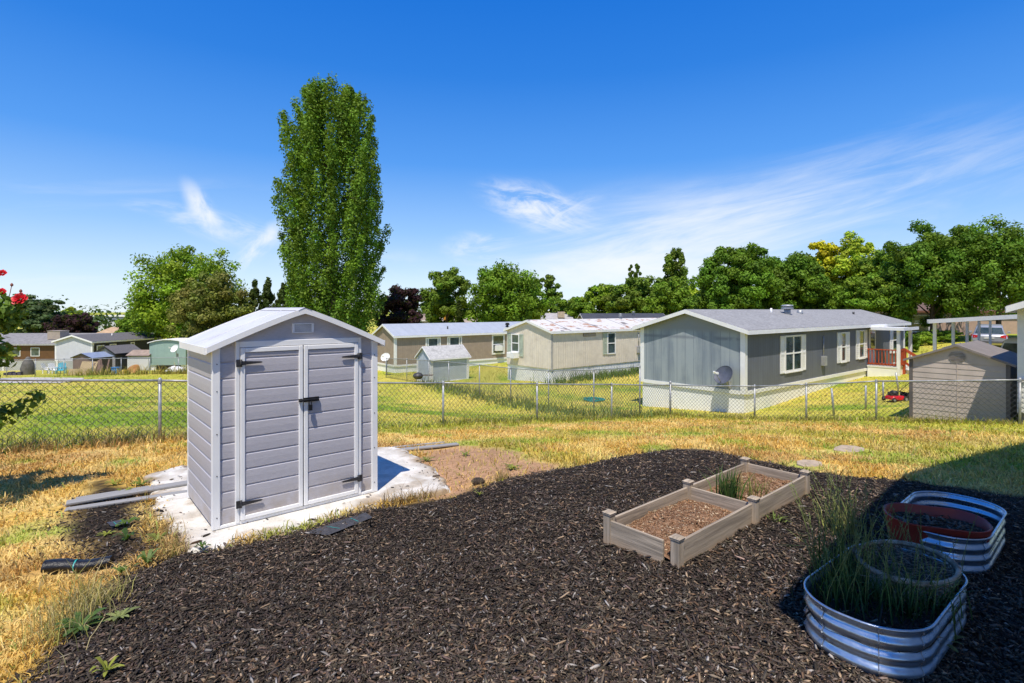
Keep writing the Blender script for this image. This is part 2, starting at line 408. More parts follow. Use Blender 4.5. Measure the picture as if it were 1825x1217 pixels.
# concrete slab
m, t, b = newmat('concrete'); tc = t.n('ShaderNodeTexCoord').outputs['Object']; at = t.n('ShaderNodeVertexColor'); at.layer_name = 'Col'
c = t.mix(t.rng(t.noise(tc, 3, 8, .7, .4), .35, .7), (.70, .68, .64), (1.0, .98, .95)); c = t.mix(1.0, at.outputs[0], c, 'MULTIPLY')
c = t.mix(t.m('MULTIPLY', t.rng(t.noise(tc, 7, 6, .75, .4), .57, .68), .45), c, (.40, .34, .27)); c = t.mix(t.rng(t.noise(tc, 28, 4, .7), .68, .76), c, (.22, .18, .14))
t.put(b.inputs['Base Color'], c); b.inputs['Roughness'].default_value = .9; bump(t, b, t.noise(tc, 45, 8, .75), .7, .012)
ax = np.arange(-5, -.4, .03); ay = np.arange(4.8, 8.8, .03); X, Y = np.meshgrid(ax, ay); D = polydist(X, Y, SLAB) + (fbm(X * 3, Y * 3, 91) - .5) * .26 + (fbm(X * 13, Y * 13, 92) - .5) * .07
Z = np.where(D < -.012, .004 * (fbm(X * 8, Y * 8, 93) - .5) - .004, -.02); Z = np.where(D > .02, -.12, Z)
k = np.arange(X.size).reshape(X.shape); q = np.stack([k[:-1, :-1], k[:-1, 1:], k[1:, 1:], k[1:, :-1]], -1).reshape(-1, 4); q = q[(D.ravel()[q] < .06).all(1)]
used = np.unique(q); mp = np.zeros(X.size, int); mp[used] = np.arange(len(used))
dirt = np.clip(np.exp(D / .10) * 1.1 * (fbm(X * 6, Y * 6, 94) > .38) + .55 * sstep(.60, .74, fbm(X * 2.4, Y * 2.4, 95)), 0, 1)[..., None]
cs = np.array([.84, .82, .785]) * (1 - dirt) + np.array([.40, .30, .19]) * dirt
tag(fastmesh('concrete_pad', np.stack([X, Y, Z], -1).reshape(-1, 3)[used], mp[q], m, None, cs.reshape(-1, 3)[used], True), kind='structure')

# ------------------------------------------------------------------ loose chips, grass
def chips(name, pts, z, L, Wd, T, cols, tilt=.35, parent=None):
    n = len(pts); yaw = rng.uniform(0, 2 * math.pi, n); pt = rng.normal(0, tilt, n); rl = rng.uniform(-.8, .8, n)
    tmpl = np.array([(-.5, 0, 0), (-.3, -.5, .0), (-.28, .5, .0), (.3, -.45, .0), (.26, .5, .0), (.5, .1, 0), (-.2, 0, 1), (.22, 0, .9)])
    tri = np.array([(0,1,6),(6,2,0),(1,3,7),(1,7,6),(3,5,7),(5,4,7),(4,2,6),(4,6,7),(1,0,2),(1,2,4),(1,4,3),(3,4,5)])
    v = tmpl[None] * np.stack([L, Wd, T], -1)[:, None]
    v = v + rng.normal(0, .06, v.shape) * np.stack([L, Wd, T], -1)[:, None]
    cr, sr = np.cos(rl), np.sin(rl); y = v[..., 1] * cr[:, None] - v[..., 2] * sr[:, None]; zz = v[..., 1] * sr[:, None] + v[..., 2] * cr[:, None]
    cp, spp = np.cos(pt), np.sin(pt); x = v[..., 0] * cp[:, None] - zz * spp[:, None]; zz = v[..., 0] * spp[:, None] + zz * cp[:, None]
    cy, sy = np.cos(yaw), np.sin(yaw)
    V = np.stack([pts[:, 0, None] + x * cy[:, None] - y * sy[:, None], pts[:, 1, None] + x * sy[:, None] + y * cy[:, None], z[:, None] + zz], -1)
    Fc = (tri[None] + (np.arange(n) * 8)[:, None, None]).reshape(-1, 3)
    return fastmesh(name, V, Fc, CHIPM, parent, np.repeat(cols, 8, 0))
def polar(n, r0, r1, a0=-50, a1=50, p=1.0):
    """plan points thinning with distance from the yard's near side"""
    a = np.radians(rng.uniform(a0, a1, n)); r = r0 * (r1 / r0) ** (rng.uniform(0, 1, n) ** p)
    return np.stack([np.sin(a) * r, np.cos(a) * r], -1)
def chipcols(n, dark=.86):
    c = np.array([.064, .048, .036]) * np.exp(rng.normal(0, .55, (n, 1))) * rng.uniform(.92, 1.08, (n, 3))
    k = rng.uniform(0, 1, n)
    tan = np.array([.33, .235, .15]) * rng.uniform(.4, 1.3, (n, 1)); br = np.array([.14, .085, .05]) * rng.uniform(.5, 1.5, (n, 1)); gr = np.array([.30, .27, .24]) * rng.uniform(.5, 1.3, (n, 1))
    c[k > dark] = br[k > dark]; c[k > .92] = tan[k > .92]; c[k > .97] = gr[k > .97]
    return c
def scatter_chips(name, poly, n, r0, r1, ragged, zf, scale=1.0, dark=.86):
    p = polar(n, r0, r1); D = polydist(p[:, 0], p[:, 1], poly); p = p[D + rng.normal(0, ragged, len(D)) < 0]
    k = len(p); L = np.exp(rng.normal(math.log(.032), .5, k)) * scale; Wd = np.clip(L * rng.uniform(.14, .42, k), .004, .018); T = Wd * rng.uniform(.25, .6, k)
    big = rng.uniform(0, 1, k) > .985; L[big] *= 1.9
    return chips(name, p, zf(p[:, 0], p[:, 1]) + rng.uniform(-.002, .012, k), L, Wd, T, chipcols(k, dark) * (.62 + .8 * fbm(p[:, 0] * 1.1, p[:, 1] * 1.1, 101))[:, None])
mz = lambda x, y: gz(x, y) + .03 * sstep(.02, -.25, polydist(x, y, MULCH)) + mbump(x, y)
tag(scatter_chips('mulch_chips', MULCH, 260000, 2.3, 9.5, .075, mz, .92), 'loose dark brown bark chips with pale slivers covering the mulch bed', 'mulch', kind='stuff')
tag(scatter_chips('patch_chips', PATCH, 60000, 4.5, 8.5, .12, lambda x, y: gz(x, y) + .008, 1.0, .8), 'thin scatter of bark chips on bare ground left of the concrete pad', 'mulch', kind='stuff')

kk = 1500; pp = np.stack([rng.uniform(-5, -.5, kk), rng.uniform(4.8, 8, kk)], -1); d_ = polydist(pp[:, 0], pp[:, 1], SLAB); pp = pp[(d_ < 0) & (rng.uniform(0, 1, kk) < np.exp(d_ / .18) + .05)]; kk = len(pp); L_ = np.exp(rng.normal(math.log(.03), .5, kk))
tag(chips('spilled_chips', pp, np.full(kk, .004), L_, L_ * .3, L_ * .15, chipcols(kk, .7), .1), 'bark chips spilled over the concrete pad around the shed', 'mulch', kind='stuff')
def blades(name, pts, z, H, Wd, cols, lean=.5, parent=None, m=None, curl=.6, tip=1.25):
    n = len(pts); a = rng.uniform(0, 2 * math.pi, n); d = np.stack([np.cos(a), np.sin(a)], -1); l = np.abs(rng.normal(lean, .35, n)) * H
    f = rng.uniform(0, 2 * math.pi, n); s = np.stack([np.cos(f), np.sin(f)], -1) * (Wd / 2)[:, None]
    b = np.concatenate([pts, z[:, None]], 1); S = np.concatenate([s, np.zeros((n, 1))], 1)
    mid = b + np.concatenate([d * (l * .35)[:, None], (H * .6)[:, None]], 1); top = b + np.concatenate([d * l[:, None], (H * np.clip(1 - curl * np.clip(l / H - .5, 0, 1), .35, 1))[:, None]], 1)
    V = np.stack([b - S, b + S, mid - S * .75, mid + S * .75, top], 1)
    tri = np.array([(0, 1, 3), (0, 3, 2), (2, 3, 4)]); Fc = (tri[None] + (np.arange(n) * 5)[:, None, None]).reshape(-1, 3)
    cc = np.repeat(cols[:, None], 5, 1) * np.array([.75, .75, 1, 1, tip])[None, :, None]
    return fastmesh(name, V, Fc, m or GRASSM, parent, cc.reshape(-1, 3))
def segd(x, y, a, b):
    dx, dy = b[0] - a[0], b[1] - a[1]; u = np.clip(((x - a[0]) * dx + (y - a[1]) * dy) / (dx * dx + dy * dy), 0, 1); return np.hypot(x - a[0] - u * dx, y - a[1] - u * dy)
CLEAR = [(G(72, 1022), G(205, 1010), .13), (G(110, 908), G(345, 874), .17), (G(650, 812), G(818, 797), .12), (G(1480, 805), G(1545, 803), .2), (G(1425, 830), G(1458, 829), .15)]
def grassfield(name, n, r0, r1, hmul, wmul, sel, label):
    p = polar(n, r0, r1, -52, 52); x, y = p[:, 0], p[:, 1]
    dmu = np.minimum(polydist(x, y, MULCH), polydist(x, y, PATCH) + .08); dsl = polydist(x, y, SLAB); ddi = polydist(x, y, DIRT) + (fbm(x * 2, y * 2, 5) - .5) * 1.0
    keep = (dmu + rng.normal(0, .05, n) + (fbm(x * 3, y * 3, 6) - .5) * .3 > .0) & (dsl + rng.normal(0, .05, n) + (fbm(x * 3, y * 3, 14) - .5) * .45 > .0) & ((ddi > .1) | (rng.uniform(0, 1, n) < .10)) & sel(x, y)
    for a_, b_, w_ in CLEAR: keep &= segd(x, y, a_, b_) > w_
    p = p[keep]; x, y = p[:, 0], p[:, 1]; k = len(p); r = np.hypot(x, y)
    c = lawn(x, y) * rng.uniform(.65, 1.4, (k, 1)); u = rng.uniform(0, 1, k)
    c[u > .9] = np.array([.5, .38, .17]); c[u < .07] = c[u < .07] * np.array([.5, .85, .6])
    bb = np.abs(beyond(x, y)); near = np.exp(-(bb / .28) ** 2)
    H = hmul * np.exp(rng.normal(0, .4, k)) * (1 + 1.6 * near * rng.uniform(.3, 1, k)) * (.55 + .9 * fbm(x * 1.1, y * 1.1, 19)); Wd = wmul * (.004 + .0012 * r) * rng.uniform(.7, 1.3, k)
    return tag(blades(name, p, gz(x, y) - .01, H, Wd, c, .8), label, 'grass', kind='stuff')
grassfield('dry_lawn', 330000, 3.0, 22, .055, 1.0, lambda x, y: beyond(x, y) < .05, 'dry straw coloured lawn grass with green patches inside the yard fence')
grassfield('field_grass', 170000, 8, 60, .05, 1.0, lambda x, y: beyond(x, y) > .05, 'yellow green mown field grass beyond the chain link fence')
def tuftline(name, pts, n, spread, h, cols, label, w=.008, lean=.45):
    q = np.array(pts); seg = rng.integers(0, len(q) - 1, n); f = rng.uniform(0, 1, n)[:, None]
    p = q[seg] * (1 - f) + q[seg + 1] * f + rng.normal(0, spread, (n, 2)); cl = fbm(p[:, 0] * 2.5, p[:, 1] * 2.5, 23)
    p = p[cl > .42]; k = len(p); cc = np.array(cols)[rng.integers(0, len(cols), k)] * rng.uniform(.7, 1.3, (k, 1))
    return tag(blades(name, p, gz(p[:, 0], p[:, 1]) - .01, h * np.exp(rng.normal(0, .35, k)), np.full(k, w), cc, lean), label, 'grass', kind='stuff')
STRAW = [(.46, .34, .13), (.40, .26, .09), (.33, .2, .08)]; YG = [(.34, .33, .06), (.2, .24, .03), (.42, .36, .1)]
tuftline('tall_grass', [(-9.2, 8.6), (-6.87, 10.35), (-5.2, 11.65)], 2200, .13, .18, STRAW, 'tall dry straw tufts along the foot of the fence left of the shed', .009)
tuftline('tall_grass', [(-9.5, 8.9), (-7.9, 10.1), (-6, 11.6)], 1500, .3, .22, [(.10, .17, .03), (.07, .12, .02), (.2, .24, .04)], 'dark green weedy grass behind the fence at the left edge', .012)
tuftline('tall_grass', [(-1.9, 14.3), (.8, 16.4), (3.3, 18.4), (6, 20.3)], 3000, .2, .19, YG, 'tall green and yellow grass along the middle run of the fence', .016)
tuftline('tall_grass', [(6, 20.2), (9.5, 17), (13, 13.9)], 2800, .16, .15, YG + STRAW[:1], 'short green tufts under the fence before the grey mobile home', .014)
tuftline('tall_grass', [(4.9, 18.8), (1.68, 24.5), (-1.8, 29.5), (-6, 36)], 4200, .6, .28, [(.17, .23, .06), (.26, .3, .07), (.14, .2, .05)], 'long grey green grass along the second fence running away', .03)
tuftline('tall_grass', [(2.6, 32.2), (8, 36.4), (11, 38.6)], 4000, .7, .34, [(.13, .2, .03), (.15, .24, .03), (.08, .15, .03)], 'lush green grass bank in front of the beige mobile home', .035)
tuftline('tall_grass', [G(165, 1068), G(150, 1085), G(100, 1140), G(60, 1200)], 900, .12, .15, [(.47, .37, .12), (.40, .38, .10), (.5, .42, .2)], 'tall pale yellow grass along the left edge of the mulch', .0055, .55)
tuftline('tall_grass', [G(668, 905), G(745, 893), G(830, 878), G(905, 852)], 1500, .07, .12, STRAW + [(.3, .24, .1)], 'dry fringe of grass between the mulch and the pad', .006, .6)
tuftline('tall_grass', [G(268, 880), G(285, 935), G(310, 985), G(290, 995)], 800, .07, .09, STRAW + [(.32, .3, .06)], 'dry fringe of grass at the left end of the pad', .006, .6)
tuftline('tall_grass', [(-36, 43.6), (-28, 43.6), (-22, 43.4), (-16, 43.5)], 2200, .5, .5, [(.36, .3, .06), (.2, .22, .04), (.43, .33, .1)], 'tall yellow grass along the far left fence', .05)
# ------------------------------------------------------------------ trees
def leafcloud(name, cen, rad, per, size, cols, mat_, parent, shell=.55, jit=.25, up=.35, fold=True):
    n = len(cen); k = n * per
    d = rng.normal(0, 1, (k, 3)); d /= np.linalg.norm(d, axis=1)[:, None]
    r = (shell + (1 - shell) * rng.uniform(0, 1, k)) * np.where(rng.uniform(0, 1, k) < .2, rng.uniform(.2, 1, k), 1) * rng.uniform(.8, 1.12, k)
    p = np.repeat(cen, per, 0) + d * np.repeat(rad, per, 0) * r[:, None]
    nrm = d * 1.0 + rng.normal(0, .5, (k, 3)) + np.array([0, 0, up]); nrm /= np.linalg.norm(nrm, axis=1)[:, None]
    a = np.cross(nrm, rng.normal(0, 1, (k, 3))); a /= np.linalg.norm(a, axis=1)[:, None] + 1e-9; b = np.cross(nrm, a)
    s = (size * rng.uniform(.6, 1.35, k))[:, None]
    V = np.stack([p - a * s * .5, p + b * s * .32 + a * s * .05 + nrm * s * .08, p + a * s * .5, p - b * s * .32 + a * s * .05 + nrm * s * .08], 1)
    q = (np.arange(4)[None] + (np.arange(k) * 4)[:, None])
    c = np.repeat(cols, per, 0) * rng.uniform(1 - jit * .6, 1 + jit * .6, (k, 1)) * rng.uniform(.95, 1.05, (k, 3))
    return fastmesh(name, V, q, mat_, parent, np.repeat(c, 4, 0))
def crown_round(rx, rz, zc, n, lump=.3, flat=0, ry=None):
    ry = ry or rx
    d = rng.normal(0, 1, (n, 3)); d /= np.linalg.norm(d, axis=1)[:, None]; d[:, 2] = np.where(d[:, 2] < -.82, -d[:, 2] * .6, d[:, 2])
    s1 = rng.uniform(0, 99)
    w = 1 + lump * (fbm(d[:, 0] * 1.6 + s1, d[:, 1] * 1.6 + d[:, 2] * 1.9 + s1, 5, 3) - .5) * 2
    r = np.where(rng.uniform(0, 1, n) < .72, rng.uniform(.66, .92, n), rng.uniform(.15, .72, n)) * w
    c = d * r[:, None] * np.array([rx, ry, rz]); c[:, 2] += zc
    s = rng.uniform(.13, .24, n)[:, None]
    return c, s * np.array([rx, ry, min(rz, rx) * .8])
def crown_column(prof, Hh, z0, n, rad, stretch=1.8, tuft=1.0):
    """prof: list of (height fraction, radius)"""
    h = rng.uniform(0, 1, n) ** .9; pr = np.interp(h, [a for a, _ in prof], [b for _, b in prof])
    a = rng.uniform(0, 2 * math.pi, n); q = np.where(rng.uniform(0, 1, n) < .78, rng.uniform(.72, 1, n), rng.uniform(.1, .7, n))
    w = 1 + .16 * (fbm(np.cos(a) * 1.5 + 7, np.sin(a) * 1.5 + h * 6, 8) - .5) * 2
    c = np.stack([np.cos(a) * pr * q * w, np.sin(a) * pr * q * w, z0 + h * Hh], -1)
    s = rad * rng.uniform(.6, 1.25, n) * (1 - .35 * h)
    return c, np.stack([s, s, s * stretch], -1)
def trunk(parent, Hh, r, cen, limbs=7, z0=.25, lean=(0, 0)):
    m = MB(); top = Hh * .75
    m.tube([(lean[0] * k / 5 + .04 * r * k * math.sin(k * 2.1), lean[1] * k / 5, -.3 + (top + .3) * k / 5) for k in range(6)], [r * 1.25, r, r * .86, r * .68, r * .45, r * .2], 9)
    if len(cen):
        for i in rng.choice(len(cen), min(limbs, len(cen)), False):
            c = Vector(cen[i]); z = max(Hh * z0, min(top * .9, c.z - c.xy.length * .6)); b = Vector((lean[0] * z / top, lean[1] * z / top, z))
            mid = b.lerp(c, .5) + Vector((0, 0, .08 * Hh)); m.tube([b, mid, c], [r * .42, r * .26, r * .08], 6)
    return m.build('trunk', BARK, parent)
GREENS = {'bright': (0.240, 0.359, 0.025), 'mid': (0.167, 0.274, 0.023), 'dark': (0.126, 0.225, 0.019), 'olive': (0.220, 0.229, 0.049), 'yellow': (0.562, 0.516, 0.020), 'lime': (0.398, 0.485, 0.035),
          'purple': (0.050, 0.020, 0.025), 'blue': (0.095, 0.136, 0.049), 'poplar': (0.151, 0.228, 0.025), 'cypress': (0.068, 0.101, 0.020)}
NT_ = [0]
def tree(kind, label, px, Y, top, wpx, colr, group=None, leaves=9000, base=None, name=None, bottom=.22, n=90, wid2=None, lsize=None, lump=.32, z=None, trunk_r=None):
    x = (px - CX) / F * Y; z = gz(x, Y) if z is None else z
    H = (EYE - (top - HZ) / F * Y) - z; r = wpx / 2 / F * Y * 1.1; col = np.array(GREENS[colr]); size = (lsize or 2.7) * Y / 533
    names = {'round': 'broadleaf_tree', 'poplar': 'poplar_tree', 'cypress': 'cypress_tree', 'pine': 'pine_tree'}
    root = thing(name or names[kind], label, 'tree', (x, Y, z), rng.uniform(0, 6.28) if kind != 'x' else 0, group)
    if kind == 'round':
        n = int(n * 1.5); zb = H * bottom; zc = (H + zb) / 2; cen, rad = crown_round(r, (H - zb) / 2, zc, n, lump)
    elif kind == 'poplar':
        rx = r * .96; cen, rad = crown_column([(0, .75 * rx), (.1, .95 * rx), (.3, rx), (.5, .97 * rx), (.7, .90 * rx), (.85, .76 * rx), (.95, .55 * rx), (1, .28 * rx)], H * (.95 - bottom), H * bottom, n, rx * .4, 1.7)
        if n > 200:                                      # the big one: upswept plumes round a many stemmed core
            prof = [(0, .72), (.1, .93), (.3, 1), (.5, .96), (.7, .90), (.85, .76), (.95, .55), (1, .28)]; cen = []; rad = []
            for i in range(n):
                h0 = (i + .5) / n * .95; a = i * 2.3999 + rng.uniform(-.3, .3); w = np.interp(h0, [q for q, _ in prof], [q for _, q in prof]) * rx * rng.uniform(.74, 1.16)
                big = rng.uniform(.75, 1.45); Lp = rng.uniform(1.6, 3.6)
                for s_ in range(4):
                    f = s_ / 3; rr_ = w * (.74 + .26 * f ** .6) - .16 * rx; cen.append((math.cos(a) * rr_, math.sin(a) * rr_, min(H * (bottom + h0 * (.96 - bottom)) + Lp * f, H * (.975 - .12 * max(0, rr_ / rx - .15))))); q = rx * .15 * big * (1 - .5 * f); rad.append((q, q, q * 1.5))
            for i in range(170): h0 = rng.uniform(0, .93); a = rng.uniform(0, 6.283); w = np.interp(h0, [q for q, _ in prof], [q for _, q in prof]) * rx * .5; cen.append((math.cos(a) * w, math.sin(a) * w, H * (bottom + h0 * (.95 - bottom)))); rad.append((rx * .24, rx * .24, rx * .5))
            cen = np.array(cen); rad = np.array(rad)
    elif kind == 'cypress':
        cen, rad = crown_column([(0, .8 * r), (.15, r), (.5, .8 * r), (.8, .45 * r), (1, .06 * r)], H * .96, .2, n, r * .3, 1.6)
    else:
        cen, rad = crown_round(r, H * .42, H * .56, n, .35); rad[:, 2] *= .55
    if n > 200 and kind == 'poplar': col = col * np.array([1.0, 1.12, 1.0])
    per = max(8, int(leaves * (1.7 if n <= 240 else 1) / len(cen)))
    cc = col * rng.uniform(.72, 1.3, (len(cen), 1)) * rng.uniform(.92, 1.1, (len(cen), 3))
    leafcloud('crown', cen, rad, per, size, cc, LEAF, root, up=.55 if kind == 'poplar' else .4)
    trunk(root, H, trunk_r or max(.12, H * .018), cen, 8 if kind != 'cypress' else 0, .2)
    return root
BT = 'trees rising behind the mobile homes'
tree('poplar', 'huge tall columnar poplar, by far the tallest tree, rising behind the grey plastic shed', 591, 50, 141, 197, 'poplar', leaves=125000, n=250, bottom=.06, lsize=2.5, trunk_r=.5)
tree('round', 'large bright green dense tree left of the tall poplar', 336, 64, 430, 160, 'bright', leaves=34000, n=190, bottom=.05, lump=.2)
tree('round', 'smaller olive green tree standing in front of the big bright tree', 374, 56, 482, 122, 'olive', leaves=17000, n=110, bottom=.08)
for i, (px, top, w) in enumerate([(454, 499, 34), (478, 496, 46), (506, 506, 44)]):
    tree('cypress', ['slim dark cypress, leftmost of the three left of the poplar', 'tallest dark cypress, middle of the three left of the poplar', 'dark cypress closest to the poplar trunk'][i], px, 58 + i, top, w, 'cypress', 'three dark cypresses beside the poplar', 5000, n=70)
tree('round', 'dark purple leaved tree right of the tall poplar', 712, 62, 505, 88, 'purple', leaves=15000, n=110, bottom=.02)
tree('round', 'loose pale green tree between the purple tree and the round maple', 796, 84, 477, 86, 'poplar', BT, 13000, n=80, bottom=.1, lump=.34)
tree('cypress', 'small green conical shrub tree above the metal roof of the brown home', 818, 74, 536, 18, 'cypress', BT, 2500, n=35)
tree('round', 'big rounded green maple above the ridge of the beige mobile home', 905, 72, 462, 132, 'mid', BT, 26000, n=170, bottom=.06)
tree('round', 'slender light green tree just right of the rounded maple', 975, 95, 487, 62, 'poplar', BT, 9000, n=60, bottom=.1, lump=.34)
tree('round', 'low dark bushy tree in the middle of the far tree line', 1022, 84, 522, 70, 'mid', BT, 9000, n=70, bottom=.05)
tree('round', 'light green rounded tree in the far tree line below the twin poplars', 1068, 100, 502, 78, 'bright', BT, 9000, n=70, bottom=.05)
tree('round', 'broad fresh green tree left of the grey home ridge', 1140, 88, 492, 104, 'poplar', BT, 15000, n=110, bottom=.05)
tree('round', 'bushy green tree directly behind the grey home gable', 1195, 80, 498, 84, 'mid', BT, 12000, n=90, bottom=.05)
for i, (px, top, w) in enumerate([(1124, 468, 13), (1136, 466, 14)]):
    tree('poplar', ['left of two thin distant poplars on the skyline', 'right of two thin distant poplars on the skyline'][i], px, 120, top, w, 'poplar', 'pair of thin distant poplars', 2500, n=40, bottom=.1)
tree('poplar', 'narrow dark poplar on the skyline left of the big maples', 1204, 96, 440, 40, 'poplar', BT, 8000, n=90, bottom=.1)
tree('round', 'yellow green tree in the gap behind the narrow poplar', 1245, 105, 505, 60, 'lime', BT, 6000, n=50, bottom=.05)
tree('round', 'dark green maple behind the left part of the grey home roof', 1312, 50, 432, 128, 'dark', BT, 34000, n=140, bottom=.04)
tree('round', 'dark green maple behind the middle of the grey home roof', 1412, 52, 441, 126, 'dark', BT, 32000, n=135, bottom=.04)
tree('round', 'bright yellow leaved tree above the dark maples', 1462, 64, 430, 84, 'yellow', BT, 14000, n=80, bottom=.3, lump=.34)
tree('round', 'tall lime green tree right of the yellow tree', 1520, 62, 422, 96, 'lime', BT, 17000, n=100, bottom=.1, lump=.34)
tree('round', 'loose green tree left of the big right hand maple', 1572, 58, 440, 90, 'mid', BT, 15000, n=100, bottom=.1, lump=.34)
tree('round', 'dark olive tree crowding the far end of the grey home roof', 1545, 46, 486, 110, 'mid', BT, 15000, n=110, bottom=.08)
tree('round', 'big dark maple at the far end of the grey home, tallest left shoulder', 1662, 44, 398, 150, 'dark', BT, 40000, n=150, bottom=.06, lump=.34)
tree('round', 'largest dark maple shading the parked silver car', 1780, 42, 384, 175, 'dark', BT, 48000, n=180, bottom=.10, lump=.34)
tree('round', 'yellowish green tree showing between the two big right hand maples', 1728, 60, 412, 90, 'lime', BT, 9000, n=70, bottom=.2)
tree('pine', 'dark blue green pine above the brown house at far left', 62, 90, 524, 92, 'blue', leaves=16000, n=150)
tree('round', 'dark purple bushy tree beside the pine at far left', 134, 84, 556, 62, 'purple', leaves=9000, n=80, bottom=.02)
tree('round', 'smaller purple tree between the pine and the purple bush', 100, 88, 570, 42, 'purple', leaves=6000, n=60, bottom=.02)
tree('round', 'pale light green tree behind the purple bushes at far left', 126, 105, 548, 42, 'lime', leaves=8000, n=70, bottom=.05, lump=.34)
tree('round', 'low green tree between the white building and the big bright tree', 240, 80, 549, 56, 'mid', leaves=10000, n=80, bottom=.03)
tree('round', 'small round green bush in front of the white flat roofed building', 167, 92, 583, 14, 'bright', leaves=1500, n=25, bottom=.02)
# distant wood that closes the view
k = 240; a = np.radians(rng.uniform(-52, 52, k)); rr = rng.uniform(125, 190, k)
cen = np.stack([np.sin(a) * rr, np.cos(a) * rr, rng.uniform(-3, 1.5, k) + 3.2 * sstep(0, .5, a) + 2.5 * (fbm(a * 8, a * 0 + 3, 4) - .4)], -1)
cc = np.array([.07, .12, .03]) * rng.uniform(.6, 1.4, (k, 1))
tag(leafcloud('distant_wood', cen, np.tile([5.5, 5.5, 4.5], (k, 1)) * rng.uniform(.6, 1.1, (k, 1)), 150, .8, cc, LEAF, None), 'far green tree mass along the horizon between the homes', 'woodland', kind='stuff')

# shrubs along the brown home at right
def shrub(label, px, py, Y, w, h, colr, group, n=40, leaves=3500):
    x = (px - CX) / F * Y; z = gz(x, Y); root = thing('shrub', label, 'shrub', (x, Y, z), 0, group)
    cen, rad = crown_round(w / 2, h / 2, h / 2, n, .3); c = np.array(GREENS[colr]) * rng.uniform(.7, 1.3, (n, 1))
    leafcloud('foliage', cen, rad * 1.3, leaves // n, 2.0 * Y / 533, c, LEAF, root); m = MB()
    for i in range(5): m.tube([(0, 0, -.1), Vector(cen[i]) * .6], [.03, .01], 5)
    m.build('stem', BARK, root)
for i, (px, Y, w, h, cl) in enumerate([(1640, 41, 2.2, .9, 'bright'), (1668, 42, 2.4, 1.0, 'mid'), (1690, 42.5, 2.0, .9, 'bright'), (1626, 38, 1.3, 1.5, 'dark')]):
    shrub(['low bright shrub nearest the grey home under the brown house window', 'darker green shrub in the middle of the hedge row', 'bright shrub at the right end of the hedge row', 'dark rounded shrub touching the far end of the grey home'][i], px, 0, Y, w, h, cl, 'shrubs before the brown house')
# ------------------------------------------------------------------ chain link fences
def fence(name, label, posts, pitch, wire, pr=.03, extra=None, group=None):
    """posts: list of (x, y, top z); children: post, top_rail, wire_mesh"""
    root = thing(name, label, 'fence', (posts[0][0], posts[0][1], gz(posts[0][0], posts[0][1])), 0, group); L0 = Vector(root.location)
    V = []; Fc = []; rail = MB()
    def prism3(p, q, r):
        d = (q - p).normalized(); u = d.cross(Vector((.3, .5, .8))).normalized() * r; w = d.cross(u).normalized() * r
        b = len(V)
        for c in (p, q):
            for k in range(3):
                tt = 2.094 * k; V.append(tuple(c + u * math.cos(tt) + w * math.sin(tt) - L0))
        for k in range(3): Fc.append((b + k, b + (k + 1) % 3, b + 3 + (k + 1) % 3, b + 3 + k))
    for i, (x, y, zt) in enumerate(posts):
        zg = gz(x, y) - .25; m = MB(); r = pr * (1.25 if extra and i in extra else 1)
        m.tube([(x - L0.x, y - L0.y, zg - L0.z), (x - L0.x, y - L0.y, zt + (.10 if extra and i in extra else .0) - L0.z)], r, 10)
        m.lathe([(r * 1.25, -.05), (r * 1.3, .0), (r * 1.1, .035), (r * .5, .055), (0, .06)], 10, (x - L0.x, y - L0.y, zt - L0.z + (.10 if extra and i in extra else 0)))
        m.build('post', GALV, root)
    for (x0, y0, t0), (x1, y1, t1) in zip(posts[:-1], posts[1:]):
        a = Vector((x0, y0, t0)); b = Vector((x1, y1, t1)); n = 6; pts = []
        for k in range(n + 1):
            p = a.lerp(b, k / n); p.z -= .012 * math.sin(math.pi * k / n); pts.append(p - L0)
        rail.tube(pts, pr * .72, 8, True)
        Ls = (b - a).xy.length; N = int(Ls / pitch); d = (b - a) / Ls
        for sgn in (1, -1):
            for k in range(-16, N + 16):
                s0 = k * pitch; segs = []
                # clip the diagonal to the panel
                def pt(s, h): 
                    x = a.x + d.x * s; y = a.y + d.y * s; zt = a.z + d.z * s; return Vector((x, y, zt - h))
                hm = 1.5
                for s_a, s_b in ((s0, s0 + sgn * hm * .98),):
                    lo, hi = (s_a, s_b); t0_, t1_ = 0.0, 1.0; ds_ = s_b - s_a
                    ta, tb = sorted(((0 - s_a) / ds_, (Ls - s_a) / ds_)); t0_ = max(t0_, ta); t1_ = min(t1_, tb)
                    if t1_ - t0_ < .01: continue
                    h0, h1 = hm * t0_, hm * t1_; sm = s_a + ds_ * (t0_ + t1_) / 2; q = pt(sm, 0); H = q.z - gz(q.x, q.y) + .02
                    if h0 > H: continue
                    if h1 > H: t1_ = H / hm; h1 = H
                    o = sgn * .004
                    nn = Vector((-d.y, d.x, 0)) * o
                    prism3(pt(s_a + ds_ * t0_, h0 + .01) + nn, pt(s_a + ds_ * t1_, h1) + nn, wire)
    rail.build('top_rail', GALV, root)
    fastmesh('wire_mesh', V, Fc, WIRE, root)
    return root
P1 = [(-6.87 + .8 * s, 10.4 + .61 * s, .88 - .0912 * s) for s in (-6.2, -3.1, 0, 3.15, 6.29, 9.54, 12.85)] + [(6.0, 20.2, -.59)]
P2 = [(6.0, 20.2, -.59)] + [(6 + .743 * s, 20.2 - .67 * s, z) for s, z in ((3.05, -.34), (4.63, -.13), (6.5, .14), (9.59, .45), (12.7, .75))]
fence('chain_link_fence', 'waist high chain link fence along the back of the yard with round top rail', P1 + P2[1:], .13, .0045, .03, {7})
def along(a, b, n, h0): return [(a[0] + (b[0] - a[0]) * i / n, a[1] + (b[1] - a[1]) * i / n, 0) for i in range(n + 1)]
